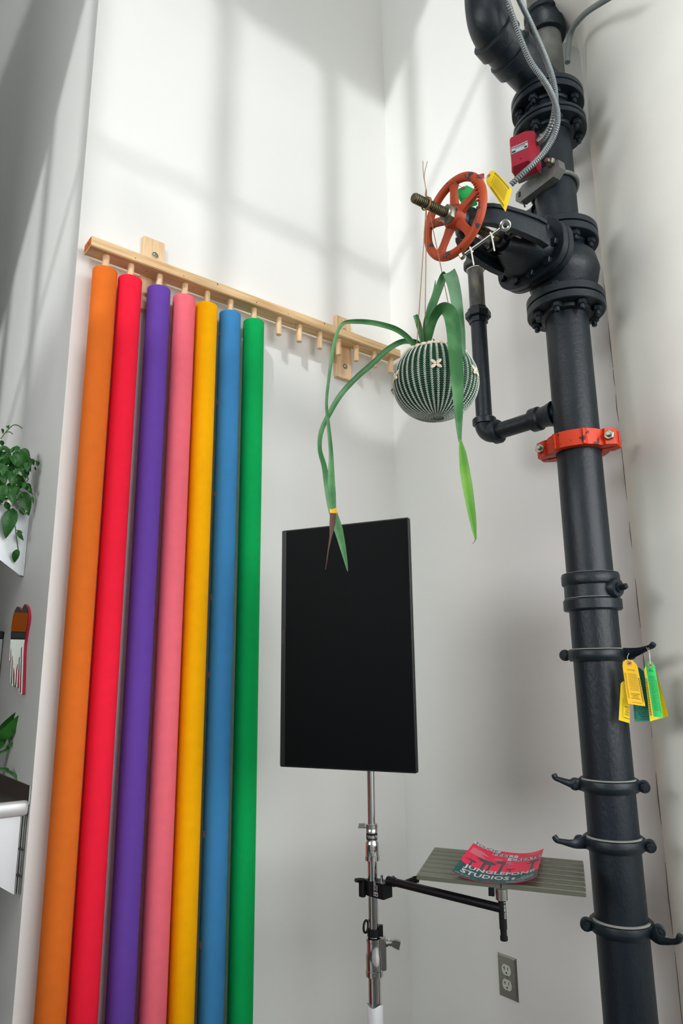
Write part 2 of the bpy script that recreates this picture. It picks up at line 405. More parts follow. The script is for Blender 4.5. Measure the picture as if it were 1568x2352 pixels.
for x in tube_x+free_x:
    z0 = B0-0.066
    MB().lathe((x,RY,z0), [(0.0092,0),(0.0102,0.001),(0.0102,0.068)], (0,0,1), 18).obj('peg', 'pine_board', rack, 40)

# ================================================================= PAPER ROLLS
for i, ((n, c), x) in enumerate(zip(TUBES, tube_x)):
    t = thing('paper_roll', {0:'orange paper roll, first of the row at the wall end',1:'bright red paper roll between the orange and purple rolls',2:'purple paper roll hanging in front of the left backing board',3:'pink paper roll between the purple and yellow rolls',4:'golden yellow paper roll between the pink and blue rolls',5:'blue paper roll with small tape bits along its left edge',6:'green paper roll, last of the row beside the bare pegs'}[i], 'paper roll', (x,RY,FLOOR), 'coloured paper rolls on the peg rack')
    zt_ = 1.181; ro, ri = 0.0356, 0.0195
    mb = MB(); rings = []
    for r, z in ((ri,FLOOR),(ro-0.001,FLOOR),(ro,FLOOR+0.001),(ro,-0.6),(ro,0.2),(ro,zt_-0.0012),(ro-0.0012,zt_),(ri,zt_),(ri,FLOOR)):
        rings.append([V((x+r*math.cos(2*math.pi*j/48), RY+r*math.sin(2*math.pi*j/48), z)) for j in range(48)])
    mb.loft(rings, False); mb.obj('paper', 'paper_'+n, t, 50)
    mb = MB(); mb.ringtube((x,RY,FLOOR), ri-0.0003, ri-0.003, 0.0, zt_-FLOOR-0.002, n=24); mb.obj('core', 'jute', t, 40)
    if n == 'blue':
        for py, px, L in ((772,506,0.010),(928,500,0.014),(1137,491,0.012),(1373,485,0.018),(1550,478,0.018),(1913,469,0.018),(2166,463,0.018)):
            zz = zat(px, py, (x,RY)); a = math.radians(178)
            mb = MB()
            for k in range(2):
                for m_ in range(3):
                    pass
            ring = []
            for q in range(5):
                th = a+math.radians(-7+3.5*q); ring.append((math.cos(th), math.sin(th)))
            rr0 = [V((x+c_*(ro+0.0006), RY+s_*(ro+0.0006), zz-L/2)) for c_, s_ in ring]; rr1 = [p+V((0,0,L)) for p in rr0]
            mb.loft([rr0, rr1], False, False); mb.obj('tape_bit', 'tape', t, 0)

# ================================================================= STANDPIPE
AX = V((1.592,0.995,0)); PR = 0.0578
hd = math.hypot(AX.x, AX.y)
tow = V((-AX.x,-AX.y,0)).normalized()            # from the pipe towards the viewer
side = V((0,0,1)).cross(tow).normalized(); 
if side.dot(RT) < 0: side = -side                # to the right as seen
pipe = thing('standpipe', 'tall dark painted iron fire standpipe with bolted flanges beside the column', 'pipe', (AX.x,AX.y,FLOOR))
def P(z): return V((AX.x,AX.y,z))
ZV = 0.585                                        # grooved coupling
MB().lathe(P(FLOOR), [(PR+0.012,0),(PR+0.012,0.05),(PR,0.051),(PR,0.165-FLOOR)], n=48).obj('lower_pipe', 'iron_ridged', pipe)
MB().lathe(P(0.23), [(PR-0.001,0),(PR-0.001,ZV-0.23-0.003)], n=48).obj('middle_pipe', 'iron', pipe)
MB().lathe(P(ZV+0.003), [(PR,0),(PR,0.955-ZV)], n=48).obj('upper_pipe', 'iron', pipe)
MB().lathe(P(1.20), [(PR,0),(PR,0.35)], n=48).obj('top_pipe', 'iron', pipe)
# hub coupling with drain plug
mb = MB(); mb.lathe(P(0.150), [(PR,0.0),(0.068,0.001),(0.0705,0.004),(0.0705,0.026),(0.066,0.031),(0.0655,0.062),(0.0695,0.066),(0.0705,0.068),(0.0705,0.088),(0.068,0.092),(PR,0.093)], n=48)
cpl = mb.obj('hub_coupling', 'iron', pipe)
MB().lathe(P(0.243), [(PR+0.0005,0),(0.0685,0.0),(0.066,0.0012),(PR+0.0005,0.0014)], n=48).obj('dust_rim', 'dust', cpl)
MB().lathe(P(0.181), [(PR+0.003,0),(0.067,0.0),(0.066,0.0012),(PR+0.003,0.0014)], n=48).obj('dust_rim', 'dust', cpl)
pd = (side*0.78+tow*0.62).normalized(); pc = P(0.201)
MB().lathe(pc+pd*0.058, [(0.024,0),(0.024,0.018),(0.0215,0.022),(0.012,0.0222),(0.012,0.028)], pd, 28).obj('plug_boss', 'iron', cpl)
MB().lathe(pc+pd*0.084, [(0.0085,0),(0.0085,0.018),(0.006,0.020)], pd, 4, ph=0.5).obj('square_plug', 'iron', cpl, 20)
# flanges
FR = 0.104
def flange_pair(z0, zi, z1, r, zb, rot=0.0, nb=8):
    f = MB().lathe(P(z0), [(PR,-0.012),(PR+0.012,-0.008),(PR+0.014,0),(r-0.002,0),(r,0.002),(r,zi-z0-0.003),(r-0.003,zi-z0-0.0015)], n=64).obj('flange', 'iron', pipe)
    g = MB().lathe(P(zi+0.0015), [(r-0.003,0),(r,0.0015),(r,z1-zi-0.0035),(r-0.002,z1-zi-0.0015),(PR+0.014,z1-zi-0.0015),(PR+0.012,z1-zi+0.006),(PR,z1-zi+0.01)], n=64).obj('flange', 'iron', pipe)
    for k in range(nb):
        a = rot+2*math.pi*k/nb; c = V((AX.x+zb*math.cos(a), AX.y+zb*math.sin(a), 0))
        mb = MB(); mb.hexa(c+Z*z0, (0,0,-1), 0.0135, 0.013); mb.lathe(c+Z*(z0-0.013), [(0.0072,0),(0.0072,0.011),(0.005,0.013)], (0,0,-1), 14)
        mb.hexa(c+Z*z1, (0,0,1), 0.0135, 0.012); mb.cyl(c+Z*(z0-0.004), c+Z*(z1+0.004), 0.006, n=10)
        mb.obj('flange_bolt', 'iron', f, 30)
flange_pair(0.964, 0.988, 1.013, FR, 0.083, 0.30)
flange_pair(1.170, 1.193, 1.214, FR, 0.083, 0.30)
flange_pair(1.545, 1.560, 1.574, 0.104, 0.083, 0.1)
MB().lathe(P(1.57), [(PR+0.006,0),(PR+0.006,0.07)], n=40).obj('spool', 'iron', pipe)
flange_pair(1.632, 1.652, 1.671, 0.104, 0.083, 0.1)
# offset bend above the top flange
bend = [P(1.668), P(1.70)]+[ax(px, py, 1, AX.y) for px, py in ((1196,150),(1160,112))]
e0 = ax(1160,112,1,AX.y); e1_ = ax(1122,70,1,AX.y); up0 = e1_+V((-0.012,0,0.10)); 
path = smoothpath([P(1.668), P(1.705), ax(1200,152,1,AX.y), ax(1160,110,1,AX.y), ax(1128,66,1,AX.y), ax(1116,20,1,AX.y), ax(1113,-40,1,AX.y), ax(1110,-160,1,AX.y)], 8)
bd = MB().tube(path, 0.058, 32).obj('offset_bend', 'iron', pipe)
dvec = (ax(1128,66,1,AX.y)-ax(1200,152,1,AX.y)).normalized()
MB().lathe(ax(1178,128,1,AX.y), [(0.058,-0.026),(0.068,-0.022),(0.068,0.016),(0.058,0.022)], dvec, 40).obj('bend_collar', 'iron', pipe)
MB().lathe(ax(1140,88,1,AX.y), [(0.058,-0.022),(0.066,-0.018),(0.066,0.018),(0.058,0.022)], dvec, 40).obj('bend_collar', 'iron', pipe)
# drain tee nub that the bypass screws into
# second riser behind it
RS = V((1.735,1.068,0))
riser = thing('riser_pipe', 'dusty grey vertical pipe behind the dark bend at the top', 'pipe', (RS.x,RS.y,1.60))
MB().lathe((RS.x,RS.y,1.60), [(0.050,0),(0.050,1.5)], n=36).obj('pipe_length', 'iron_dusty', riser)
zc_ = zat(1252,62,(RS.x,RS.y))
MB().lathe((RS.x,RS.y,zc_-0.05), [(0.050,0),(0.064,0.003),(0.066,0.008),(0.066,0.05),(0.060,0.054),(0.058,0.078),(0.064,0.082),(0.064,0.098),(0.050,0.10)], n=36).obj('coupling', 'iron', riser)
MB().cyl((RS.x,RS.y,1.63),(XC+0.004,RS.y+0.02,1.63),0.012).obj('wall_bracket','iron',riser)

# grooved red coupling
gc = thing('grooved_coupling', 'chipped bright red clamp coupling around the dark standpipe', 'pipe coupling', P(ZV))
cs = (side*0.96+tow*0.28).normalized(); cn = V((0,0,1)).cross(cs).normalized()
if cn.dot(tow) < 0: cn = -cn
for sgn in (1, -1):
    mb = MB(); poly_o = []; poly_i = []
    K = 10
    for i in range(K+1):
        a = math.pi*(0.03+0.94*i/K); poly_o.append((math.cos(a)*(0.079 if i % 3 else 0.081), math.sin(a)*(0.079 if i % 3 else 0.081))); poly_i.append((math.cos(a)*(PR+0.0008), math.sin(a)*(PR+0.0008)))
    outer = [(0.103,0.005),(0.103,0.022),(0.080,0.036)]+poly_o[1:-1]+[(-0.080,0.036),(-0.103,0.022),(-0.103,0.005)]
    poly = outer+poly_i[::-1]
    a = [P(ZV-0.021)+cs*x+cn*sgn*y for x, y in poly]; b = [p+Z*0.042 for p in a]
    n = len(poly); m_ = len(outer)
    fs = [(i,(i+1)%n,n+(i+1)%n,n+i) for i in range(n)]
    oo = list(range(m_)); ii = list(range(m_, n))[::-1]
    # top and bottom as strips
    for off in (0, n):
        L = len(oo); Q = len(ii)
        for k in range(L-1):
            j0 = round(k*(Q-1)/(L-1)); j1 = round((k+1)*(Q-1)/(L-1))
            f = [off+oo[k], off+oo[k+1], off+ii[j1]]
            if j0 != j1: f.append(off+ii[j0])
            fs.append(tuple(f))
    mb.add(a+b, fs); h = mb.obj('coupling_half', 'red_coupling', gc, 25)
    if sgn == 1:
        for th in (62, 118):
            q = math.radians(th); dd = cs*math.cos(q)+cn*math.sin(q); tt = cs*-math.sin(q)+cn*math.cos(q)
            MB().box((-0.003,0.073,-0.020),(0.003,0.0845,0.020),tt,dd,Z,P(ZV)).obj('rib', 'red_coupling', h, 0)
for sx in (1,-1):
    mb = MB(); c = P(ZV+0.001)+cs*sx*0.090
    mb.lathe(c-cn*0.044, [(0.006,0),(0.006,0.092),(0.0045,0.094)], cn, 16); mb.hexa(c+cn*0.030, cn, 0.0135, 0.010); mb.hexa(c-cn*0.040, cn, 0.0125, 0.010)
    mb.obj('coupling_bolt', 'zinc', gc, 30)

# ================================================================= GATE VALVE
a35 = math.radians(3.5); DR = V((-math.cos(a35), math.sin(a35), 0)); E1 = V((math.sin(a35), math.cos(a35), 0)); ZS = 1.105
valve = thing('gate_valve', 'dark iron gate valve with a red handwheel between two standpipe flanges', 'valve', P(1.09))
def S(t, e=0.0, z=0.0): return V((AX.x,AX.y,ZS))+DR*t+E1*e+Z*z
mb = MB(); mb.lathe(P(1.0145), [(0.066,0),(0.070,0.014),(0.092,0.040),(0.100,0.075),(0.092,0.112),(0.070,0.140),(0.066,0.154)], n=48); mb.obj('valve_body', 'iron', valve)
def oval(t, hw, hh, ce, cz, n=40, p=2.6):
    r = []
    for j in range(n):
        a = 2*math.pi*j/n; c, s_ = math.cos(a), math.sin(a)
        r.append(S(t, ce+hw*abs(c)**(2/p)*(1 if c >= 0 else -1), cz+hh*abs(s_)**(2/p)*(1 if s_ >= 0 else -1)))
    return r
CE, CZ = 0.016, 0.012
mb = MB(); mb.loft([oval(0.02,0.080,0.058,CE,CZ-0.008), oval(0.066,0.090,0.058,CE,CZ-0.004), oval(0.076,0.096,0.066,CE,CZ)]); mb.obj('body_neck', 'iron', valve)
for t0, t1 in ((0.076,0.0965),(0.0985,0.119)):
    MB().loft([oval(t0,0.114,0.078,CE,CZ), oval(t0+0.002,0.116,0.080,CE,CZ), oval(t1-0.002,0.116,0.080,CE,CZ), oval(t1,0.114,0.078,CE,CZ)]).obj('bonnet_flange', 'iron', valve, 30)
for e, z in ((-0.052,0.0515),(-0.070,0.002),(-0.046,-0.040),(0.012,-0.048),(0.066,-0.044),(0.108,-0.012),(0.105,0.045),(0.060,0.070),(0.0,0.074)):
    mb = MB(); mb.hexa(S(0.119,e,z), DR, 0.0125, 0.012); mb.cyl(S(0.070,e,z), S(0.122,e,z), 0.006, n=10); mb.lathe(S(0.076,e,z), [(0.0125,0),(0.0125,0.011),(0.007,0.012),(0.007,0.016)], -DR, 6); mb.obj('bonnet_bolt', 'iron', valve, 30)
mb = MB(); mb.loft([oval(0.119,0.086,0.056,CE,CZ), oval(0.150,0.080,0.052,CE,CZ), oval(0.185,0.060,0.044,CE*0.8,CZ), oval(0.215,0.040,0.036,CE*0.5,CZ*0.6), oval(0.232,0.034,0.032,0.004,0.004)]); mb.obj('bonnet', 'iron', valve)
mb = MB(); mb.lathe(S(0.230), [(0.030,0),(0.030,0.012),(0.020,0.014),(0.020,0.030)], DR, 28); mb.box((0.243,-0.046,-0.011),(0.254,0.046,0.011),DR,E1,Z,S(0)); mb.obj('gland', 'iron', valve, 30)
for e in (0.036,-0.036):
    mb = MB(); mb.lathe(S(0.215,e), [(0.005,0),(0.005,0.055)], DR, 12); mb.hexa(S(0.254,e), DR, 0.0095, 0.010); mb.obj('gland_bolt', 'zinc', valve, 30)
# yoke: two broad ribbed arms and a crown
for sg in (1,-1):
    pts = [(0.165,0.074),(0.20,0.076),(0.25,0.072),(0.30,0.064),(0.34,0.052),(0.366,0.036)]
    rings = []
    for t, e in pts:
        hh = 0.036-0.05*(t-0.165)
        e_ = sg*e; o_ = sg*0.006
        rings.append([S(t,e_-o_,-hh+0.004),S(t,e_+o_,-hh+0.004),S(t,e_+o_,hh+0.004),S(t,e_-o_,hh+0.004)])
    mb = MB(); mb.loft(rings)
    rings = []
    for t, e in pts:
        rings.append([S(t,sg*(e-0.020),-0.005),S(t,sg*(e-0.004),-0.006),S(t,sg*(e-0.004),0.012),S(t,sg*(e-0.020),0.010)])
    mb.loft(rings)
    for lip in (1,-1):
        rings = []
        for t, e in pts:
            hh = 0.036-0.05*(t-0.165); zc1_ = 0.004+lip*(hh-0.004)
            rings.append([S(t,sg*(e-0.006),zc1_-0.005),S(t,sg*(e+0.012),zc1_-0.005),S(t,sg*(e+0.012),zc1_+0.005),S(t,sg*(e-0.006),zc1_+0.005)])
        mb.loft(rings)
    mb.obj('yoke_arm', 'iron', valve, 30)
mb = MB(); mb.lathe(S(0.352), [(0.036,0),(0.040,0.004),(0.040,0.022),(0.030,0.030),(0.024,0.034),(0.024,0.046)], DR, 32); mb.obj('yoke_crown', 'iron', valve)
# threaded stem
prof = [(0.0115,0.10),(0.0115,0.23)]
mb = MB(); prof = [(0.0112,0.118),(0.0112,0.30)]; h = 0.30
while h < 0.546:
    prof += [(0.0122,h),(0.0122,h+0.0020),(0.0098,h+0.0028),(0.0098,h+0.0046)]; h += 0.0056
prof += [(0.0112,h),(0.0095,h+0.002)]
mb.lathe(S(0), prof, DR, 20); mb.obj('stem', 'stem_brass', valve, 30)
# handwheel
WC = 0.415; WR = 0.0975
hw = MB().torus(S(WC), WR, 0.0115, DR, 72, 14, ry=0.0100).obj('handwheel_rim', 'red_wheel', valve)
mb = MB(); mb.lathe(S(WC-0.016), [(0.022,0),(0.030,0.004),(0.031,0.020),(0.026,0.030),(0.022,0.032)], DR, 32); mb.obj('wheel_hub', 'red_wheel', hw)
for k in range(5):
    a = math.radians(92+72*k); d = E1*math.cos(a)+Z*math.sin(a); w = E1*-math.sin(a)+Z*math.cos(a)
    rings = []
    for r, ww, tt in ((0.022,0.014,0.008),(0.045,0.0105,0.0065),(0.072,0.010,0.006),(0.091,0.0135,0.007)):
        off = DR*(0.0-0.002)
        rings.append([S(WC)+d*r+w*ww-DR*tt, S(WC)+d*r+w*ww*0.9+DR*tt*0.6, S(WC)+d*r+DR*tt, S(WC)+d*r-w*ww*0.9+DR*tt*0.6, S(WC)+d*r-w*ww-DR*tt, S(WC)+d*r-DR*tt*0.6])
    MB().loft(rings).obj('spoke', 'red_wheel', hw, 40)
mb = MB()
for k in range(7):
    a = math.radians(150+6*k+ (2 if k > 3 else 0)); d = E1*math.cos(a)+Z*math.sin(a)
    mb.ell(S(WC)+d*(WR-0.006)+DR*0.010, d*0.006, DR*0.004, d.cross(DR)*0.0028, 8, 5)
mb.obj('grip_ridges', 'red_wheel', hw)
mb = MB(); mb.hexa(S(WC+0.014), DR, 0.024, 0.016); mb.lathe(S(WC+0.030), [(0.018,0),(0.0165,0.003)], DR, 24); mb.obj('wheel_nut', 'zinc', hw, 25)
fr = lambda u, v: S(WC+0.0085) + (E1*math.cos(math.radians(164))+Z*math.sin(math.radians(164)))*0 + E1*(0.080-0.045*u)+Z*(0.014+(v-0.5)*0.010+ (0.5-u)*0.028)
mb = MB(); put(mb, 'SALEM', fr, 0.1, 0.9, 0.0, 1.0); mb.obj('raised_lettering', 'shaded_red', hw, 0)

# ================================================================= BYPASS
BX, BY = 1.575, 1.289; BR = 0.0242
byp = thing('bypass_pipe', 'thin dark bypass pipe with elbows looping around the valve', 'pipe', (BX,BY,0.70))
ZB, ZT_ = 0.693, 1.272
def bar(z0, z1, m, r=BR): return MB().lathe((BX,BY,z0), [(r,0),(r,z1-z0)], n=32).obj('pipe_length', m, byp)
z_un = zat(1097,722,(BX,BY)); z_cap = zat(1088,600,(BX,BY))
bar(ZB+0.045, z_un, 'iron'); bar(z_un, ZT_-0.03, 'iron_worn')
mb = MB(); mb.lathe((BX,BY,z_un-0.034), [(BR+0.003,0),(BR+0.005,0.002),(BR+0.005,0.018)], n=8); mb.lathe((BX,BY,z_un-0.016), [(0.036,0),(0.0395,0.003),(0.0395,0.020),(0.036,0.024)], n=8)
mb.lathe((BX,BY,z_un+0.006), [(0.031,0),(0.031,0.012),(0.028,0.014)], n=8); mb.obj('union_nut', 'iron', byp, 20)
def elbow(c, d1, d2, R, r, m, collar=True):
    c = V(c); pts = []
    for k in range(9):
        a = math.pi/2*k/8; pts.append(c+d1*R+d2*R-(d2*math.cos(a)*R)-(d1*math.sin(a)*R))
    mb = MB(); mb.tube(pts, r, 28)
    mb.lathe(c+d1*(R-0.004), [(r,0),(r+0.006,0.002),(r+0.0065,0.006),(r+0.0065,0.018),(r+0.004,0.021),(BR,0.0215)], d1, 30)
    mb.lathe(c+d2*(R-0.004), [(r,0),(r+0.006,0.002),(r+0.0065,0.006),(r+0.0065,0.018),(r+0.004,0.021),(BR,0.0215)], d2, 30)
    return mb.obj('elbow', m, byp)
DY = V((AX.x+0.0-BX, AX.y-BY, 0)).normalized()
elbow((BX,BY,ZB), Z, DY, 0.036, 0.029, 'iron')
elbow((BX,BY,ZT_+0.036), -Z, DY, 0.042, 0.030, 'iron_worn')
MB().lathe((BX,BY,ZT_-0.032), [(BR,0),(BR+0.0045,0.001),(BR+0.0045,0.003),(BR,0.004)], n=32).obj('white_seal', 'white_tie', byp)
L = (V((AX.x,AX.y,0))-V((BX,BY,0))).length
MB().lathe(V((BX,BY,ZB))+DY*0.045, [(BR,0),(BR,L-0.045-PR+0.004)], DY, 32).obj('pipe_length', 'iron', byp)
MB().lathe(V((BX,BY,ZB))+DY*(L-PR-0.075), [(BR,0),(BR+0.009,0.002),(BR+0.0095,0.006),(BR+0.0095,0.026),(BR+0.004,0.030),(BR+0.006,0.05),(BR+0.012,0.072)], DY, 32).obj('tee_socket', 'iron', byp)
MB().lathe(V((BX,BY,ZT_+0.036))+DY*0.05, [(BR,0),(BR,L-0.05-PR+0.004)], DY, 32).obj('pipe_length', 'iron_worn', byp)
MB().lathe(V((BX,BY,ZT_+0.036))+DY*(L-PR-0.065), [(BR,0),(BR+0.007,0.002),(BR+0.008,0.005),(BR+0.008,0.05),(BR+0.012,0.063)], DY, 32).obj('tee_socket', 'iron', byp)

# ================================================================= TAMPER SWITCH
ts = thing('tamper_switch', 'dark red metal switch box clamped to the standpipe under the upper flanges', 'switch box', P(1.40))
B_ = 1.80
face_l = at(1175,375,1.72); 
bx = V((0.30,-0.954,0)).normalized(); bx2 = V((-0.954,-0.30,0)).normalized()
Oc = at(1203,352,1.755)
mb = MB(); poly = [(-0.040,-0.030),(-0.030,-0.044),(0.016,-0.044),(0.032,-0.034),(0.036,0.034),(0.020,0.046),(-0.028,0.046),(-0.040,0.036)]
bl = [Oc+bx*x+Z*z+bx2*0.024 for x, z in [(-0.029,-0.044),(-0.025,-0.047),(0.016,-0.047),(0.022,-0.042),(0.022,0.042),(0.016,0.047),(-0.025,0.047),(-0.029,0.043)]]
bm_ = [Oc+bx*x+Z*z+bx2*0.008 for x, z in [(-0.036,-0.050),(-0.032,-0.054),(0.028,-0.054),(0.036,-0.048),(0.036,0.048),(0.028,0.054),(-0.032,0.054),(-0.036,0.050)]]
bk = [p-bx2*0.038 for p in bm_]
mb.loft([bk, bm_, bl]); sb = mb.obj('box_cover', 'red_box', ts, 25)
lf = lambda u, v: Oc+bx2*0.0246+bx*(-0.027+0.047*u)+Z*(-0.010+0.024*v)
mb = MB(); mb.add([lf(0,0),lf(1,0),lf(1,1),lf(0,1)], [(0,1,2,3)]); mb.obj('label_plate', 'grey_print', sb, 0)
lf2 = lambda u, v: lf(u, v)+bx2*0.0004
mb = MB(); rule(mb, lf2, 0, 1, 0.80, 0.88); rule(mb, lf2, 0, 1, 0.02, 0.1); rule(mb, lf2, 0.03, 0.25, 0.2, 0.42); rule(mb, lf2, 0.78, 0.95, 0.2, 0.42); put(mb, 'POTTER', lf2, 0.25, 0.85, 0.5, 0.74); mb.obj('label_print', 'black_print', sb, 0)
MB().lathe(Oc+bx2*0.024+bx*(-0.002)-Z*0.030, [(0.004,0),(0.003,0.002)], bx2, 14).obj('cover_screw', 'red_box', sb, 30)
# cast bracket and its U bolt
bc = P(1.372)
u_ax = (tow*0.80-side*0.60).normalized(); v_ax = V((0,0,1)).cross(u_ax).normalized()
if v_ax.dot(side) < 0: v_ax = -v_ax
prof = [(-0.078,-0.012),(-0.060,-0.024),(0.0,-0.020),(0.060,-0.016),(0.082,0.0),(0.078,0.026),(0.04,0.032),(-0.05,0.024),(-0.076,0.010)]
mb = MB(); tilt = (v_ax-Z*0.04).normalized(); tz_ = u_ax.cross(tilt).normalized()
if tz_.z < 0: tz_ = -tz_
mb.prism([(x,z) for x, z in prof], bc+u_ax*(PR-0.004)-Z*0.02, tilt, tz_, u_ax, 0.026); mb.obj('cast_bracket', 'cast_grey', ts, 25)
mb = MB(); c_ = bc+u_ax*(PR+0.022)+tilt*0.058+tz_*0.008; mb.hexa(c_, u_ax, 0.013, 0.012); mb.lathe(c_+u_ax*0.012, [(0.0065,0),(0.0065,0.012)], u_ax, 14); mb.obj('bracket_nut', 'zinc', ts, 25)
MB().torus(bc-Z*0.012, PR+0.0065, 0.0062, (u_ax*0.0+Z-v_ax*0.22).normalized(), 48, 10).obj('clamp_ring', 'cast_grey', ts)
mb = MB(); q0 = bc+u_ax*(PR+0.012)-tilt*0.062; mb.hexa(q0-tz_*0.012, -tz_, 0.013, 0.016); mb.tube(smoothpath([q0-tz_*0.026, q0-tz_*0.04+v_ax*0.004, q0-tz_*0.062+v_ax*0.010], 5), 0.0022, 8); mb.obj('lower_nut', 'iron', ts, 25)
mb = MB(); q1 = Oc+bx*0.036-bx2*0.012+Z*0.026; mb.lathe(q1, [(0.010,0),(0.010,0.012),(0.0125,0.013),(0.0125,0.020),(0.0095,0.021),(0.0095,0.034)], (bx*0.85+Z*0.5).normalized(), 20); mb.obj('conduit_connector', 'zinc', ts, 30)
MB().box((-0.036,-0.050,-0.050),(0.030,-0.030,0.050),bx,bx2,Z,Oc).obj('box_back','cast_grey',ts,0)

# flexible conduits
def conduit(pix, h, label):
    pts = smoothpath([at(1000+x/2.7606, y/2.7606, hh) for (x, y), hh in zip(pix, h)], 10)
    # resample and add ridges
    dist = [0]
    for a, b in zip(pts, pts[1:]): dist.append(dist[-1]+(b-a).length)
    n = int(dist[-1]/0.0021); q = []; rr_ = []
    k = 0
    for i in range(n+1):
        s_ = dist[-1]*i/n
        while k < len(dist)-2 and dist[k+1] < s_: k += 1
        t = (s_-dist[k])/max(dist[k+1]-dist[k],1e-9); q.append(pts[k].lerp(pts[k+1], t)); rr_.append((0.0062,0.0081,0.0081)[i % 3])
    o = MB().tube(q, rr_, 14).obj('flexible_conduit', 'conduit', None, 30); tag(o, label, 'conduit', 'flexible conduits at the top of the standpipe')
conduit([(440,-40),(466,40),(500,140),(545,262),(605,395),(680,500),(735,595),(768,690),(772,780),(745,870),(690,962),(620,1040),(545,1108),(476,1172)],
        [1.60,1.60,1.62,1.64,1.66,1.67,1.67,1.67,1.67,1.67,1.66,1.65,1.65,1.66], 'ribbed metal conduit passing in front of the red switch box')
conduit([(505,-60),(540,20),(592,125),(650,255),(700,375),(738,485),(758,590),(756,690),(732,790),(690,868),(652,902)],
        [1.70,1.70,1.69,1.69,1.685,1.685,1.69,1.69,1.70,1.73,1.755], 'ribbed metal conduit ending at the side of the red switch box')

# eye rod with zip ties under the wheel
er = thing('eye_rod', 'thin steel eye rod held with white zip ties under the valve yoke', 'rod', at(1110,552,1.50))
r0, r1 = at(1152,523,1.46), at(1068,583,1.50)
mb = MB(); mb.tube([r0.lerp(r1, k/8) for k in range(9)], 0.0042, 12); dd = (r0-r1).normalized()
mb.obj('rod', 'steel', er)
MB().torus(r0+dd*0.009, 0.0092, 0.0040, (tow*0.75+dd.cross(tow)*0.65).normalized(), 24, 10).obj('eye', 'steel', er)
MB().hexa(r1-dd*0.004, -dd, 0.009, 0.010).obj('rod_nut', 'zinc', er, 25)
for f, L_ in ((0.27,0.046),(0.83,0.046)):
    p = r0.lerp(r1, f); mb = MB(); mb.torus(p, 0.0062, 0.0018, dd, 18, 6); mb.box((-0.0016,-0.0008,-L_),(0.0016,0.0008,0.0),side,tow,(Z-side*0.10*(1 if f > 0.5 else 1)).normalized(),p+tow*0.005); mb.obj('zip_tie', 'white_tie', er, 30)

# ================================================================= HOSE HOOKS
def hook(z, arm_px, arm_h, armside, boltside, label, name_z):
    t = thing('hose_hook', label, 'hook', P(z), 'hose hooks on the standpipe')
    mb = MB(); prof = []
    R0 = PR+0.0005
    n = 48; rings = []
    for j in range(n+1):
        a = 2*math.pi*j/n; d = V((math.cos(a), math.sin(a), 0))
        rings.append([P(z)+d*(R0)+Z*-0.015, P(z)+d*(R0+0.006)+Z*-0.0155, P(z)+d*(R0+0.0115)+Z*-0.010, P(z)+d*(R0+0.0135)+Z*0.0, P(z)+d*(R0+0.011)+Z*0.010, P(z)+d*(R0+0.005)+Z*0.0145, P(z)+d*R0+Z*0.014])
    mb.loft(rings, False); mb.obj('clamp_band', 'iron', t)
    n2 = 40; mb = MB(); rings = []
    for j in range(n2+1):
        a = math.atan2(tow.y, tow.x)+math.radians(-75+150*j/n2); d = V((math.cos(a), math.sin(a), 0)); w = 0.0046*math.sin(math.pi*j/n2)**0.5
        rings.append([P(z)+d*(R0+0.0002)+Z*0.0146, P(z)+d*(R0+0.0055)+Z*0.0149, P(z)+d*(R0+0.0055+w)+Z*0.0125])
    mb.loft(rings, False, False); mb.obj('dust_film', 'dust', t)
    sgn = armside
    root = P(z)+side*sgn*(PR+0.004)+tow*0.018*(1 if name_z else 1)
    pts = [root]+[at(px, py, hh) for (px, py), hh in zip(arm_px, arm_h)]
    pth = smoothpath(pts, 6); m_ = len(pth)
    mb = MB(); rings = []
    hs = lerp_list([0.016,0.0120,0.0082,0.0062,0.0060,0.0072,0.0062], m_); ws = lerp_list([0.0070,0.0058,0.0046,0.0046,0.0052,0.0066,0.0056], m_)
    for i, p in enumerate(pth):
        tg = (pth[min(i+1,m_-1)]-pth[max(i-1,0)]).normalized(); nn = (tow-tg*tow.dot(tg)).normalized(); bb = tg.cross(nn)
        rings.append([p+nn*ws[i]*math.cos(2*math.pi*k/10)+bb*hs[i]*math.sin(2*math.pi*k/10) for k in range(10)])
    mb.loft(rings); mb.obj('hook_arm', 'iron', t, 50)
    for sg in (1,-1):
        c = P(z)+side*sg*(PR+0.018)+tow*(0.018 if sg == boltside or sg == armside else -0.006)
        mb = MB()
        for k in (-0.005, 0.005):
            mb.lathe(c+tow*(k-0.003), [(0.0125,0),(0.014,0.001),(0.014,0.005),(0.0125,0.006)], tow, 20)
        mb.box((-0.022,-0.008,-0.011),(0.0,0.008,0.011),side*sg,tow,Z,c); mb.obj('clamp_ear', 'iron', t, 30)
        mb = MB(); mb.hexa(c+tow*0.008, tow, 0.0092, 0.007); mb.lathe(c+tow*0.015, [(0.0045,0),(0.004,0.005)], tow, 12); mb.obj('clamp_bolt', 'iron', t, 30)
hook(0.043, [(1462,1497),(1485,1489),(1496,1484),(1501,1478)], [1.83,1.80,1.79,1.785], 1, 1, 'uppermost dark iron hose hook, the one carrying paper tags', 1)
hook(-0.258, [(1312,1800),(1285,1791),(1276,1787),(1271,1778)], [1.85,1.86,1.865,1.865], -1, 1, 'second dark iron hose hook down, thin arm to the left over the small table', 1)
hook(-0.385, [(1318,1938),(1290,1933),(1279,1930),(1272,1920)], [1.83,1.83,1.83,1.83], -1, 1, 'third dark iron hose hook down, level with the small slatted table', 1)
hook(-0.560, [(1512,2158),(1542,2163),(1557,2160),(1562,2148)], [1.82,1.80,1.79,1.785], 1, -1, 'lowest dark iron hose hook, arm pointing right at the column', 1)

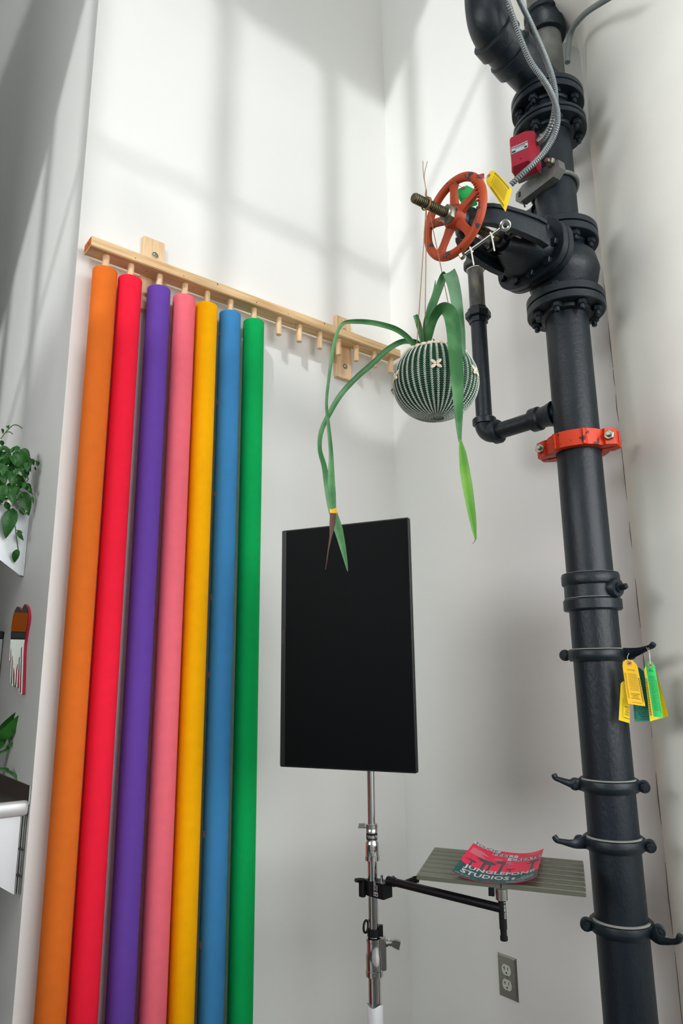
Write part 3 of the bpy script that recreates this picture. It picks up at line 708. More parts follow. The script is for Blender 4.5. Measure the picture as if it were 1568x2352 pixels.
# ================================================================= TAGS
def tagmesh(px, h, m, label, lines, bow=(0.0,0.0), cut=0.16, group='paper inspection tags', eye=True, wire=None, name='inspection_tag', pmat='black_print', back=False):
    bl, br, tr, tl = [at(*p, hh) for p, hh in zip(px, h)]
    nrm = (br-bl).cross(tl-bl).normalized()
    if nrm.dot(-((bl+tr)*0.5)) < 0: nrm = -nrm
    s = Sheet(bl, br, tr, tl, nrm, *bow)
    t = thing(name, label, 'tag', (bl+tr)*0.5, group)
    s.body(8, 12, cut).obj('card', m, t, 60)
    if eye:
        f = s(0.5, 0.93); w = (br-bl).normalized(); up = nrm.cross(w)
        mb = MB(); mb.ringtube(f, 0.0052, 0.0020, -0.0008, 0.0010, nrm, 18); mb.obj('eyelet', 'eyelet', t, 30)
        mb = MB(); mb.lathe(f, [(0.0020,0.0),(0.0015,0.0004)], nrm, 10); mb.obj('eyelet_hole', 'slot_black', t, 30)
    if wire:
        mb = MB()
        for wpts in wire:
            mb.tube(smoothpath([s(0.5,0.93,0.0012)]+[at(*p, hh) for p, hh in wpts], 6), 0.0007, 6)
        mb.obj('tie_wire', 'wire', t)
    fn = s.at(0.0005); mb = MB()
    for L_ in lines:
        if L_[0] == 'r': rule(mb, fn, *L_[1:], 4)
        else: put(mb, L_[0], fn, *L_[1:])
    if mb.v: mb.obj('print', pmat, t, 0, kind='stuff')
    return t
def zl(x, y): return (1400+x/9.8, 1460+y/9.8)
def zu(x, y): return (1020+x/8.711, 370+y/8.711)
col_side = [('r',0.05,0.17,0.14+0.022*k,0.146+0.022*k) for k in range(26)]
txtY = [('DO NOT REMOVE',0.26,0.80,0.235,0.26),('BY ORDER OF',0.30,0.72,0.200,0.225),('THE STATE',0.33,0.68,0.165,0.19),('FIRE MARSHAL',0.26,0.80,0.130,0.155),('r',0.24,0.86,0.05,0.056)]
forms = [('r',0.26,0.82,0.32+0.026*k,0.325+0.026*k) for k in range(15)]
boxes = [('r',0.87,0.97,0.10+0.026*k,0.112+0.026*k) for k in range(20)]
tagmesh([zl(200,1900),zl(452,1975),zl(430,1080),zl(250,1000)], [1.80,1.80,1.80,1.80], 'yellow_tag', 'bright yellow tag half hidden behind the amber tag on the top hose hook', [('r',0.30,0.38,0.10+0.02*k,0.106+0.02*k) for k in range(24)]+[('INSPECTION',0.5,0.95,0.36,0.40),('DO NOT',0.62,0.95,0.30,0.34),('REMOVE',0.62,0.95,0.24,0.28),('PUNCH',0.55,0.95,0.18,0.22),('r',0.45,0.98,0.10,0.112)], cut=0.05, eye=False)
tagmesh([zl(555,1940),zl(1010,1925),zl(740,700),zl(470,760)], [1.812,1.812,1.812,1.812], 'teal_tag', 'teal tag hanging at the back of the bunch on the top hose hook', [('INSPECTION TAG',0.14,0.95,0.235,0.262),('DO NOT REMOVE',0.16,0.95,0.195,0.222),('BY ORDER OF',0.24,0.88,0.155,0.182),('THE STATE FIRE',0.20,0.95,0.115,0.142),('MARSHAL',0.35,0.80,0.075,0.102),('r',0.26,0.95,0.04,0.047)]+[('r',0.03,0.12,0.05+0.02*k,0.058+0.02*k) for k in range(14)], bow=(-0.003,0.0), cut=0.08, eye=False)
tagmesh([zl(410,1535),zl(800,1590),zl(600,560),zl(262,530)], [1.785,1.785,1.79,1.79], 'amber_tag', 'amber printed tag with a brown eyelet, foremost on the top hose hook', col_side+txtY+forms+boxes+[('INSPECTION',0.28,0.78,0.76,0.785)], bow=(0.0,-0.004), cut=0.10, wire=[[((1440,1511),1.79),((1444,1500),1.792)]])
tagmesh([zl(905,1930),zl(1325,1815),zl(1000,640),zl(760,650)], [1.795,1.795,1.80,1.80], 'yellow_tag', 'bright yellow tag curling behind the green one on the hook tip', [('r',0.03,0.14,0.10+0.03*k,0.115+0.03*k) for k in range(22)], bow=(-0.006,0.0), cut=0.05, eye=False)
tagmesh([zl(985,1820),zl(1195,1850),zl(1000,590),zl(790,555)], [1.775,1.775,1.785,1.785], 'green_tag', 'long green tag wired to the tip of the top hose hook', [('ANNUAL',0.30,0.62,0.835,0.86),('INSPECTION',0.24,0.74,0.805,0.828)]+[('r',0.22,0.80,0.12+0.026*k,0.125+0.026*k) for k in range(24)]+[('r',0.86,0.89,0.08+0.05*k,0.12+0.05*k) for k in range(12)], bow=(0.002,-0.003), cut=0.06, wire=[[((1490,1500),1.785),((1484,1487),1.79)],[((1492,1502),1.785),((1489,1487),1.79)]])
g2 = 'paper tags behind the handwheel'
tagmesh([zu(940,560),zu(1215,1018),zu(1355,572),zu(960,160)], [1.53]*4, 'yellow_tag', 'bright yellow printed tag behind the rim of the red handwheel', [], bow=(0,0), cut=0.01, eye=False, group=g2) if False else None
yt = tagmesh([zu(1225,1015),zu(1358,570),zu(940,148),zu(800,395)], [1.53,1.53,1.55,1.55], 'yellow_tag', 'bright yellow printed tag behind the rim of the red handwheel', [('INSPECTION',0.30,0.80,0.70,0.735)]+[('r',0.24,0.80,0.14+0.03*k,0.147+0.03*k) for k in range(18)]+[('r',0.05,0.15,0.1+0.03*k,0.115+0.03*k) for k in range(20)]+[('r',0.86,0.95,0.1+0.04*k,0.12+0.04*k) for k in range(17)], bow=(0.0,0.008), cut=0.12, group=g2, wire=[[(zu(735,400),1.545),(zu(600,420),1.50)]])
tagmesh([zu(420,960),zu(660,880),zu(560,440),zu(180,600)], [1.60,1.60,1.56,1.56], 'green_tag', 'green tag with a round eyelet seen through the handwheel spokes', [('r',0.1,0.9,0.52,0.528),('r',0.15,0.17,0.52,0.72)], bow=(0.0,0.006), cut=0.25, group=g2, wire=[[(zu(200,420),1.50)]])
tagmesh([zu(640,1000),zu(945,1015),zu(925,845),zu(640,900)], [1.60]*4, 'green_tag', 'lower green tag tip poking out right of the handwheel rim', [('r',0.86,0.88,0.05,0.8)], cut=0.02, eye=False, group=g2)
tagmesh([zu(700,470),zu(800,330),zu(800,235),zu(610,290)], [1.58]*4, 'maroon_tag', 'small maroon diamond tag above the handwheel rim', [('r',0.2,0.8,0.2,0.24)], cut=0.02, eye=False, group=g2, pmat='white_print')

# ================================================================= HANGING PLANTER
PX, PY = 1.0965, 1.0218
knot = S(0.505)
HP = at(1000,880,1.4945); PC = HP.copy(); RH, RV = 0.0955, 0.088
pot = thing('hanging_basket', 'round green and white woven basket with shell flowers hung from the valve stem', 'planter', PC)
def prof(t):        # t 0 bottom .. 1 rim
    a = -math.pi/2+t*(math.pi*0.775); r = RH*math.cos(a)**0.86 if math.cos(a) > 0 else 0; z = RV*math.sin(a)*(0.95 if a < 0 else 1.0)
    if t < 0.04: z += (0.04-t)*0.05
    return max(r, 0.0008), z
rings = []
for k in range(33):
    r, z = prof(k/32); rings.append([PC+V((r*0.985*math.cos(2*math.pi*j/64), r*0.985*math.sin(2*math.pi*j/64), z)) for j in range(64)])
rings += [[PC+(p-PC)*0.93-Z*0.004 for p in rings[-1]], [PC+(p-PC)*0.90-Z*0.06 for p in rings[-1]]]
mb = MB(); mb.loft(rings); mb.obj('basket_shell', 'cord_green', pot)
NR = 42; gm = MB(); wm = MB()
for i in range(NR):
    for wht in (0, 1):
        a = 2*math.pi*(i+0.5*wht)/NR; d = V((math.cos(a), math.sin(a), 0)); tg = V((-math.sin(a), math.cos(a), 0))
        K = 44
        for k in range(0 if wht else 3, K):
            t = (k+0.5)/K; r, z = prof(t); r2, z2 = prof(t+0.01); mer = (d*(r2-r)+Z*(z2-z)).normalized(); nn = tg.cross(mer)
            if nn.dot(d) < 0: nn = -nn
            c = PC+d*r+Z*z; wid = 2*math.pi*r/NR
            if wht:
                for s_ in (1,-1):
                    ct = c+tg*s_*wid*0.085+nn*0.0008
                    ln = (mer*0.80+tg*s_*0.5).normalized()
                    wm.ell(ct, nn*0.0011, ln.cross(nn).normalized()*max(0.0004, min(0.0009, wid*0.12)), ln*0.0034, 5, 3)
            else:
                gm.ell(c, nn*0.0013, mer*0.00175, tg*wid*0.34, 6, 3)
gm.obj('green_cord', 'cord_green', pot, 60, kind='stuff'); wm.obj('white_cord', 'cord_white', pot, 60, kind='stuff')
def shellflower(c, nn, upv, sz, n=4, rot=0.785):
    f = None
    tgx = upv.cross(nn).normalized(); upv = nn.cross(tgx)
    mb = MB(); ml = MB()
    for k in range(n):
        a = rot+2*math.pi*k/n; d = tgx*math.cos(a)+upv*math.sin(a); w = nn.cross(d)
        cc = c+d*sz*0.62+nn*0.002
        mb.ell(cc, w*sz*0.30, nn*0.0026, d*sz*0.55, 10, 8)
        ml.ell(cc+nn*0.0022, w*sz*0.03, nn*0.0006, d*sz*0.42, 6, 4)
    f = mb.obj('shell_flower', 'shell', pot); ml.obj('shell_slit', 'shell_slit', f)
back = V((-PC.x,-PC.y,0)).normalized(); ang0 = math.atan2(back.y, back.x)
for da in (0.03, -0.0+math.radians(61), math.radians(-62), math.radians(-100), math.radians(120), math.radians(180)):
    a = ang0+da; t = 0.655; r, z = prof(t); d = V((math.cos(a), math.sin(a), 0)); nn = (d*0.97+Z*0.25).normalized()
    shellflower(PC+d*(r+0.0012)+Z*z, nn, Z, 0.0135)
for k in range(30):
    a = 2*math.pi*k/30; r, z = prof(0.985); d = V((math.cos(a), math.sin(a), 0)); tg = V((-d.y, d.x, 0))
    c = PC+d*(r+0.0012)+Z*(z+0.001); nn = (d*0.85+Z*0.5).normalized(); ml = nn.cross(tg)
    MB().ell(c+nn*0.001, ml*0.0052, nn*0.0032, tg*0.0076, 10, 6).obj('rim_shell', 'shell', pot)
MB().lathe(PC+Z*(prof(1.0)[1]-0.012), [(0.060,0),(0.050,0.004),(0.02,0.008)], n=24).obj('potting_soil', 'soil', pot)
# strings over the stem
rimz = prof(1.0)[1]; rr_ = prof(1.0)[0]
sm = MB(); 
top = knot+Z*0.016
for px, py, d_ in ((957,790,-0.02),(975,792,0.0),(1034,715,0.02)):
    foot = at(px, py, 1.4945+d_*1.2)
    if px == 1034: foot = at(1048,790,1.4945+0.05)
    sm.tube([top, top.lerp(foot,0.5)+V((0.0006,0,0)), foot], 0.0011, 6)
sm.obj('hanging_string', 'jute', pot)
mb = MB(); mb.torus(knot, 0.0155, 0.0014, (DR+Z*0.15).normalized(), 24, 6); mb.torus(knot+DR*0.003, 0.0155, 0.0014, DR, 24, 6)
kp = [knot+Z*0.014, knot+Z*0.026+side*-0.001, knot+Z*0.040]
mb.tube(kp, [0.0030,0.0024,0.0016], 8)
mb.tube(smoothpath([knot+Z*0.036, at(972,400,knot.xy.length), at(971,370,knot.xy.length)], 4), 0.0009, 6); mb.tube(smoothpath([knot+Z*0.036, at(974,405,knot.xy.length), at(981,371,knot.xy.length)], 4), 0.0009, 6)
mb.obj('string_knot', 'jute', pot)

# strap-leaved plant in it
plant = thing('strap_leaf_plant', 'long arching strap-leaved plant growing from the woven hanging basket', 'plant', PC+Z*rimz)
def strap(parent, path, widths, m, face=None, twist=None, fold=0.25, name='leaf', label=None, k=6, teeth=False):
    pts = smoothpath(path, k); n = len(pts); ws = lerp_list(widths, n); tw = lerp_list(twist or [0,0], n); mb = MB(); vs = []; fs = []
    for i, p in enumerate(pts):
        t = (pts[min(i+1,n-1)]-pts[max(i-1,0)]).normalized(); view = -p.normalized()
        w = t.cross(face if face is not None else view)
        if w.length < 1e-3: w = RT.copy()
        w.normalize(); nn = w.cross(t); a = math.radians(tw[i]); w2 = w*math.cos(a)+nn*math.sin(a); n2 = nn*math.cos(a)-w*math.sin(a)
        h = max(ws[i]*0.5, 0.0004)
        for s_, l_ in ((-1,fold),(-0.5,fold*0.35),(0,0),(0.5,fold*0.35),(1,fold)): vs.append(p+w2*h*s_+n2*h*l_)
        for s_, l_ in ((-1,fold),(-0.5,fold*0.35),(0,0),(0.5,fold*0.35),(1,fold)): vs.append(p+w2*h*s_*0.99+n2*(h*l_-0.0009))
    for i in range(n-1):
        a = i*10; b = a+10
        for j in range(4): fs.append((a+j,a+j+1,b+j+1,b+j)); fs.append((a+5+j,b+5+j,b+6+j,a+6+j))
        fs.append((a,b,b+5,a+5)); fs.append((a+4,a+9,b+9,b+4))
    fs.append((0,5,6,1)); fs.append((1,6,7,2)); fs.append((2,7,8,3)); fs.append((3,8,9,4)); e = (n-1)*10
    fs += [(e,e+1,e+6,e+5),(e+1,e+2,e+7,e+6),(e+2,e+3,e+8,e+7),(e+3,e+4,e+9,e+8)]
    mb.add(vs, fs); return mb.obj(name, m, parent, 70, label)
def zp(x, y): return (700+x/3.178, 600+y/3.178)
def pth(pl, h): 
    hs = lerp_list(h, len(pl)); return [at(*zp(*p), hh) for p, hh in zip(pl, hs)]
H0 = 1.4945
W = 1.62/F/3.178      # metres per zoom pixel at the basket
strap(plant, pth([(845,650),(805,620),(740,548),(650,490),(500,450),(370,440),(285,452),(240,510),(205,640),(175,850),(157,1040),(172,1200),(190,1400),(192,1560),(198,1700),(206,1810)], [H0,1.47,1.45,1.44,1.43]), [w*W for w in (30,38,40,40,38,34,26,24,26,22,20,24,30,46,52,40)], 'leaf_strap', twist=[0,0,0,10,20,0,0], label='long leaf arching left with a withered brown tip')
lt = strap(plant, pth([(205,1806),(208,1828),(205,1850)], [1.43,1.43]), [46*W,47*W,45*W], 'leaf_yellow', name='leaf_band', label='yellow band before the brown tip')
strap(plant, pth([(206,1838),(200,1920),(188,2010),(172,2100),(158,2200),(150,2252)], [1.429,1.43]), [w*W for w in (44,38,16,8,5,3)], 'leaf_brown', name='withered_tip', label='withered brown leaf tip')
strap(plant, pth([(860,645),(820,600),(720,585),(610,640),(490,750),(375,850),(265,970),(185,1100),(120,1240),(108,1370),(140,1500),(165,1650),(195,1800),(245,1960),(290,2150),(312,2265)], [H0+0.01,1.50,1.49,1.47,1.46]), [w*W for w in (30,36,40,42,42,40,40,38,34,30,40,50,54,60,30,3)], 'leaf_strap', twist=[0,0,0,0,30,0,0], label='second long leaf arching left over the pegs')
strap(plant, pth([(885,640),(895,520),(925,360),(975,210),(1012,112),(1030,92)], [H0,1.47,1.45]), [w*W for w in (26,44,56,60,56,40)], 'leaf_strap', twist=[20,20,0])
strap(plant, pth([(1052,80),(1076,140),(1100,250),(1118,380),(1138,520),(1155,640),(1166,715)], [1.448,1.44,1.43]), [w*W for w in (92,92,84,76,60,34,3)], 'leaf_pale', name='leaf', label='folded over half of the tallest leaf')
strap(plant, pth([(895,640),(908,540),(935,430),(975,362),(1020,345),(1060,385),(1082,480),(1096,640),(1108,800),(1117,960),(1122,1120),(1127,1260),(1134,1330)], [H0,1.45,1.41,1.385,1.375,1.37]), [w*W for w in (26,50,62,66,84,100,98,92,88,74,54,30,16)], 'leaf_strap', label='broad leaf hanging in front of the basket')
strap(plant, pth([(1132,1300),(1150,1400),(1166,1520),(1186,1640),(1205,1760),(1224,1880),(1240,1990),(1246,2030)], [1.37,1.37]), [w*W for w in (10,46,62,64,56,44,22,8)], 'leaf_lime', label='lime green hanging end of the broad leaf')
strap(plant, pth([(1245,2020),(1240,2042),(1222,2064)], [1.37,1.37]), [8*W,4*W,2*W], 'leaf_brown', name='dry_tip')
strap(plant, pth([(866,640),(852,560),(832,470),(806,392)], [H0,1.47]), [w*W for w in (18,36,40,34)], 'leaf_strap', fold=0.5)
strap(plant, pth([(880,620),(872,480),(905,340),(938,240),(953,138)], [H0,1.50]), [w*W for w in (20,26,30,22,3)], 'leaf_strap', fold=0.5)
strap(plant, pth([(985,650),(965,612),(945,580),(932,564)], [H0,1.50]), [w*W for w in (14,14,10,2)], 'leaf_dark', fold=0.5)
strap(plant, pth([(850,640),(825,595),(790,578),(775,574)], [H0+0.04,1.53]), [w*W for w in (30,30,22,8)], 'leaf_strap', fold=0.5)

# ================================================================= MONITOR
mon = thing('monitor', 'black flat screen turned upright on the chrome stand', 'monitor', (1.105,1.384,0.08))
L0 = V((1.0232,1.5454,0)); R0_ = V((1.1838,1.2240,0)); ZT0, ZB0 = 0.3797, -0.2203
mx = (R0_-L0).normalized(); mw = (R0_-L0).length; mn = V((0,0,1)).cross(mx).normalized()
if mn.dot(L0) > 0: mn = -mn              # towards the viewer
mc = (L0+R0_)/2+Z*((ZT0+ZB0)/2); mh = ZT0-ZB0
mb = MB(); 
def rrect(w, h, r, d, O):
    out = []
    for cx_, cy_, a0 in ((w/2-r,h/2-r,0),(-w/2+r,h/2-r,90),(-w/2+r,-h/2+r,180),(w/2-r,-h/2+r,270)):
        for k in range(5):
            a = math.radians(a0+22.5*k); out.append(O+mx*(cx_+r*math.cos(a))+Z*(cy_+r*math.sin(a))+mn*d)
    return out
mb.loft([rrect(mw*0.7,mh*0.6,0.02,-0.045,mc), rrect(mw*0.8,mh*0.72,0.02,-0.030,mc), rrect(mw,mh,0.004,-0.012,mc), rrect(mw,mh,0.004,-0.001,mc), rrect(mw-0.002,mh-0.002,0.003,0,mc)])
cs_ = mb.obj('casing', 'black_plastic', mon, 30)
mb = MB(); mb.box((-mw/2+0.0145,-mh/2+0.003,-0.001),(mw/2-0.003,mh/2-0.003,0.0004),mx,Z,mn,mc); mb.obj('screen', 'screen', mon, 0)
mb = MB(); mb.box((-mw/2+0.001,-mh/2+0.002,-0.001),(-mw/2+0.0138,mh/2-0.002,0.0006),mx,Z,mn,mc); bz = mb.obj('bezel', 'black_plastic', mon, 0)
ft = lambda u, v: mc+mn*0.0009+mx*(-mw/2+0.0042+0.0058*v)+Z*(0.0365-0.036*u)
mb = MB(); put(mb, 'ViewSonic', ft, 0, 1, 0, 1); mb.obj('logo_lettering', 'logo_grey', bz, 0)

# ================================================================= STAND
SP = V((1.19,1.393,0))
stand = thing('light_stand', 'chrome light stand carrying the upright monitor', 'stand', (SP.x,SP.y,FLOOR))
def Q(z): return V((SP.x,SP.y,z))
sdir = V((0,0,1)).cross(V((-SP.x,-SP.y,0)).normalized()); 
if sdir.dot(RT) < 0: sdir = -sdir
stow = V((-SP.x,-SP.y,0)).normalized()
def col(name, m, z0, pr): return MB().lathe(Q(z0), pr, n=36).obj(name, m, stand)
col('top_riser', 'chrome', -0.36, [(0.0092,0),(0.0092,0.42)])
col('middle_riser', 'chrome', -0.61, [(0.0115,0),(0.0115,0.19)])
col('lower_riser', 'chrome', -1.12, [(0.0145,0),(0.0145,0.46)])
col('lock_collar', 'steel', -0.3725, [(0.0115,0),(0.0135,0.0005),(0.0135,0.009),(0.0128,0.010),(0.0142,0.011),(0.0142,0.020),(0.0115,0.021)])
bnd = col('label_band', 'black_plastic', -0.3865, [(0.0130,0),(0.0136,0.0006),(0.0136,0.0135),(0.0130,0.014)])
def bandfn(c, r, z0, z1, a0, a1):
    base = math.atan2(stow.y, stow.x)
    return lambda u, v: c(z0+(z1-z0)*v)+V((math.cos(base+a0+(a1-a0)*u), math.sin(base+a0+(a1-a0)*u), 0))*r
mb = MB(); put(mb, 'TETHER TOOLS', bandfn(Q, 0.0138, -0.3830, -0.3765, -0.95, 1.9), 0, 1, 0, 1); mb.obj('band_lettering', 'white_print', bnd, 0)
slv = col('upper_sleeve', 'chrome', -0.4335, [(0.0120,0),(0.0175,0.0008),(0.0175,0.011),(0.0162,0.012),(0.0160,0.036),(0.0150,0.040),(0.0135,0.044),(0.0135,0.0475),(0.010,0.048)])
mb = MB(); f_ = bandfn(Q, 0.0163, -0.4195, -0.4005, -0.10, 0.42); put(mb, 'MATTHEWS', lambda u, v: f_(v, u), 0, 1, 0, 1); mb.obj('sleeve_lettering', 'logo_grey', slv, 0)
mb = MB(); c = Q(-0.3585); mb.tube([c-sdir*0.012, c-sdir*0.020], 0.0035, 12); mb.box((-0.032,-0.004,-0.005),(-0.017,0.004,0.006),sdir,stow,(Z-sdir*-0.25).normalized(),c+Z*0.002); mb.obj('wing_knob', 'steel', stand, 30)
col('cable_ring', 'black_plastic', -0.5985, [(0.0118,0),(0.0150,0.001),(0.0150,0.018),(0.0118,0.019)])
mb = MB(); c = Q(-0.585); mb.box((0.012,-0.003,-0.012),(0.022,0.006,0.012),sdir,stow,Z,c); mb.torus(c-sdir*0.018+Z*0.008, 0.013, 0.0022, (stow*0.4+sdir*0.9).normalized(), 24, 8, ry=0.003); mb.obj('ring_lever', 'black_plastic', stand, 30)
low = col('lower_sleeve', 'chrome', -0.6805, [(0.0150,0),(0.0202,0.0008),(0.0202,0.0125),(0.0192,0.0135),(0.0190,0.044),(0.0168,0.050),(0.0168,0.072),(0.0180,0.073),(0.0180,0.080),(0.0125,0.081)])
mb = MB(); mb.cbox((0.012,-0.014,-0.668),(0.0285,0.008,-0.600),0.003,sdir,stow,Z,V((SP.x,SP.y,0))); mb.obj('clamp_housing', 'steel', stand, 30)
mb = MB(); c = Q(-0.612)+sdir*0.0285; mb.lathe(c, [(0.008,0),(0.008,0.004),(0.0055,0.005),(0.0055,0.009),(0.0072,0.010),(0.0072,0.012),(0.0055,0.013),(0.0055,0.016)], sdir, 18)
mb.loft([[c+sdir*x+Z*z+stow*y for x, z, y in q] for q in ([(0.014,-0.006,-0.006),(0.014,0.007,-0.006),(0.014,0.007,0.006),(0.014,-0.006,0.006)],[(0.022,-0.010,-0.006),(0.022,0.008,-0.007),(0.022,0.008,0.007),(0.022,-0.010,0.006)],[(0.030,-0.014,-0.004),(0.034,0.004,-0.007),(0.034,0.004,0.007),(0.030,-0.014,0.004)])])
mb.obj('wing_screw', 'steel', stand, 30)
mb = MB(); mb.lathe(Q(-0.674)+stow*0.0200-sdir*0.0, [(0.0026,0),(0.0026,0.0012),(0.001,0.0014)], stow, 12); mb.obj('set_screw', 'zinc', low, 30)
mb = MB(); rings = []
for k, (r, z) in enumerate(((0.0150,-0.742),(0.0185,-0.738),(0.0192,-0.742),(0.0180,-0.76),(0.0176,-0.80),(0.0180,-0.90),(0.0178,-1.05),(0.0150,-1.05))):
    rings.append([Q(z+(0.003*math.sin(3*j/24*6.283) if k in (1,2) else 0))+V((math.cos(2*math.pi*j/24), math.sin(2*math.pi*j/24), 0))*(r*(1+0.03*math.sin(5*j+k))) for j in range(24)])
mb.loft(rings); mb.obj('plastic_sleeve', 'pvc', stand)
for k in range(3):
    a = math.radians(20+120*k); d = V((math.cos(a), math.sin(a), 0))
    MB().tube(smoothpath([Q(-1.08)+d*0.014, Q(-1.10)+d*0.12, Q(-1.172)+d*0.30, Q(-1.190)+d*0.42], 4), 0.010, 14).obj('leg', 'chrome', stand)
MB().cbox((-0.06,-0.06,-0.10),(0.06,0.06,0.10),0.006,mx,Z,mn,V((mc.x,mc.y,0.08))-mn*0.045) if False else None
MB().box((-0.045,-0.05,-0.075),(0.045,0.05,-0.0445),mx,Z,mn,mc).obj('mount_plate', 'black_plastic', mon, 0)
mnt = (Q(0.08)-(mc-mn*0.06)); MB().cyl(mc-mn*0.074, Q(mc.z)+mn*0.006, 0.012).obj('mount_arm', 'black_plastic', mon)

# clamp, arm and post
PO = V((1.2442,1.0474,0)); ad = (PO-SP); ad.z = 0; alen = ad.length; ad.normalize(); bd_ = V((0,0,1)).cross(ad).normalized()
if bd_.dot(RT) < 0: bd_ = -bd_
ZA = -0.4715
arm = thing('table_arm', 'black clamp and side arm fixed to the chrome stand under the small table', 'arm', Q(ZA))
def AQ(a, b, z): return V((SP.x,SP.y,0))+ad*a+bd_*b+Z*z
zc0, zc1 = zat(868,2062,(SP.x+ad.x*0.03,SP.y+ad.y*0.03)), zat(868,2026,(SP.x+ad.x*0.03,SP.y+ad.y*0.03))
mb = MB(); mb.cbox((0.004,-0.0135,zc0),(0.044,0.020,zc1),0.001,ad,bd_,Z,V((SP.x,SP.y,0))); blk = mb.obj('clamp_block', 'black_plastic', arm, 20)
mb = MB(); mb.ringtube(AQ(0.0,0.0,zc1-0.012), 0.0165, 0.0119, -0.02, 0.0125, (0,0,1), 28); mb.obj('clamp_ring', 'black_plastic', arm, 30)
zm = (zc0+zc1)/2
mb = MB(); mb.cbox((-0.030,-0.016,zm-0.017),(-0.013,0.010,zm+0.014),0.003,ad,bd_,Z,V((SP.x,SP.y,0))); mb.cbox((-0.026,-0.024,zm-0.020),(-0.010,-0.011,zm+0.020),0.003,ad,bd_,Z,V((SP.x,SP.y,0))); mb.obj('clamp_jaw', 'black_plastic', arm, 30)
mb = MB(); mb.tube(smoothpath([AQ(-0.018,-0.016,zm+0.016), AQ(-0.018,-0.034,zm+0.021), AQ(-0.018,-0.050,zm+0.025)], 4), [0.0062]*8+[0.005], 14) if False else mb.tube([AQ(-0.018,-0.014,zm+0.014), AQ(-0.016,-0.030,zm+0.019), AQ(-0.014,-0.044,zm+0.022)], [0.0065,0.0055,0.0045], 14)
mb.tube([AQ(0.026,0.020,zm+0.010), AQ(0.028,0.032,zm+0.012), AQ(0.030,0.044,zm+0.015)], [0.006,0.006,0.0075], 14); mb.obj('clamp_lever', 'black_plastic', arm, 40)
mb = MB(); mb.tube([AQ(0.020,0.010,zc1), AQ(0.020,0.010,zc1+0.012)], 0.003, 10); mb.obj('clamp_pin', 'chrome', arm)
f_ = lambda u, v: AQ(0.031-0.020*v, -0.0140, zc0+0.004+0.030*u)
mb = MB(); put(mb, 'TETHER', f_, 0.38, 1.0, 0.52, 0.82); put(mb, 'TOOLS', f_, 0.38, 0.82, 0.24, 0.42)
mb.obj('clamp_lettering', 'white_print', blk, 0)
mb = MB()
for a0, a1, b0, b1 in ((0.02,0.30,0.2,0.26),(0.02,0.30,0.78,0.84),(0.02,0.06,0.2,0.84),(0.26,0.30,0.2,0.84),(0.10,0.22,0.49,0.55),(0.18,0.22,0.36,0.68)): rule(mb, f_, a0, a1, b0, b1)
mb.obj('clamp_emblem', 'white_print', blk, 0)
mb = MB(); mb.lathe(AQ(0.044,0.004,ZA), [(0.0105,0),(0.0105,0.020),(0.0088,0.021)], ad, 24); mb.cyl(AQ(0.06,0.004,ZA), AQ(alen,0.0,ZA), 0.0088); mb.obj('arm_bar', 'black_plastic', arm)
mb = MB(); mb.tube([AQ(0.085,0.006,ZA), AQ(0.095,0.036,ZA+0.004)], [0.0055,0.0065], 12); mb.hexa(AQ(0.095,0.036,ZA+0.004), (bd_*0.95+ad*0.3).normalized(), 0.0085, 0.012); mb.obj('arm_lever', 'black_plastic', arm, 30)
zp0, zp1 = zat(1155,2160,PO), zat(1154,2050,PO)
mb = MB(); mb.lathe((PO.x,PO.y,zp0), [(0.007,0),(0.0078,0.001),(0.0078,0.008),(0.0066,0.009),(0.0066,0.020),(0.0078,0.021),(0.0078,-0.4248-0.031-zp0)], n=28); ps = mb.obj('post', 'black_plastic', arm)
pf = bandfn(lambda z: V((PO.x,PO.y,z)), 0.0080, zp1-0.016, zp0+0.042, 0.15, 0.85)
mb = MB(); put(mb, 'TETHER TOOLS', lambda u, v: pf(v, u), 0.16, 1.0, 0.2, 0.9); put(mb, 'T', lambda u, v: pf(v, u), 0.0, 0.10, 0.2, 0.9); mb.obj('post_lettering', 'white_print', ps, 0)

# ================================================================= TABLE
TD1 = V((0.5754,-0.8173,-0.0313)).normalized(); TD2 = V((0.8179,0.5749,0.024)); TD2 = (TD2-TD1*TD2.dot(TD1)).normalized(); TN = TD1.cross(TD2)
if TN.z < 0: TN = -TN
TC = V((PO.x,PO.y,-0.4248))
table = thing('slat_table', 'small folding metal table of seven slats on the black arm', 'table', TC)
def T(u, v, w): return TC+TD1*u+TD2*v+TN*w
W0, W1 = 0.0005, 0.2365; pitch = (W1-W0)/7
for k in range(7):
    v0 = W0+pitch*k+0.0028; v1 = W0+pitch*(k+1)-0.0028; x0, x1 = -0.178+0.002*k/6, 0.168+0.002*k/6
    mb = MB(); rings = []
    for u, ins in ((x0,0.0012),(x0+0.0015,0),(x1-0.0015,0),(x1,0.0012)):
        rings.append([T(u,v0+ins,-0.010+ins),T(u,v1-ins,-0.010+ins),T(u,v1-ins,-0.0018),T(u,v1-0.0018-ins,-ins),T(u,v0+0.0018+ins,-ins),T(u,v0+ins,-0.0018)])
    mb.loft(rings); mb.obj('slat', 'slat_metal', table, 25)
for k in range(1,7):
    mb = MB(); mb.box((-0.175,W0+pitch*k-0.0032,-0.0085),(0.1655,W0+pitch*k+0.0032,-0.0016),TD1,TD2,TN,TC); mb.obj('gap_shade_strip', 'slot_black', table, 0)  # black strips in the slat gaps stand in for their shade
mb = MB()
for u in (-0.15,-0.004,0.008,0.145): mb.box((u-0.004,0.020,-0.013),(u+0.004,0.232,-0.0095),TD1,TD2,TN,TC)
mb.obj('under_rail', 'slat_metal', table, 0)
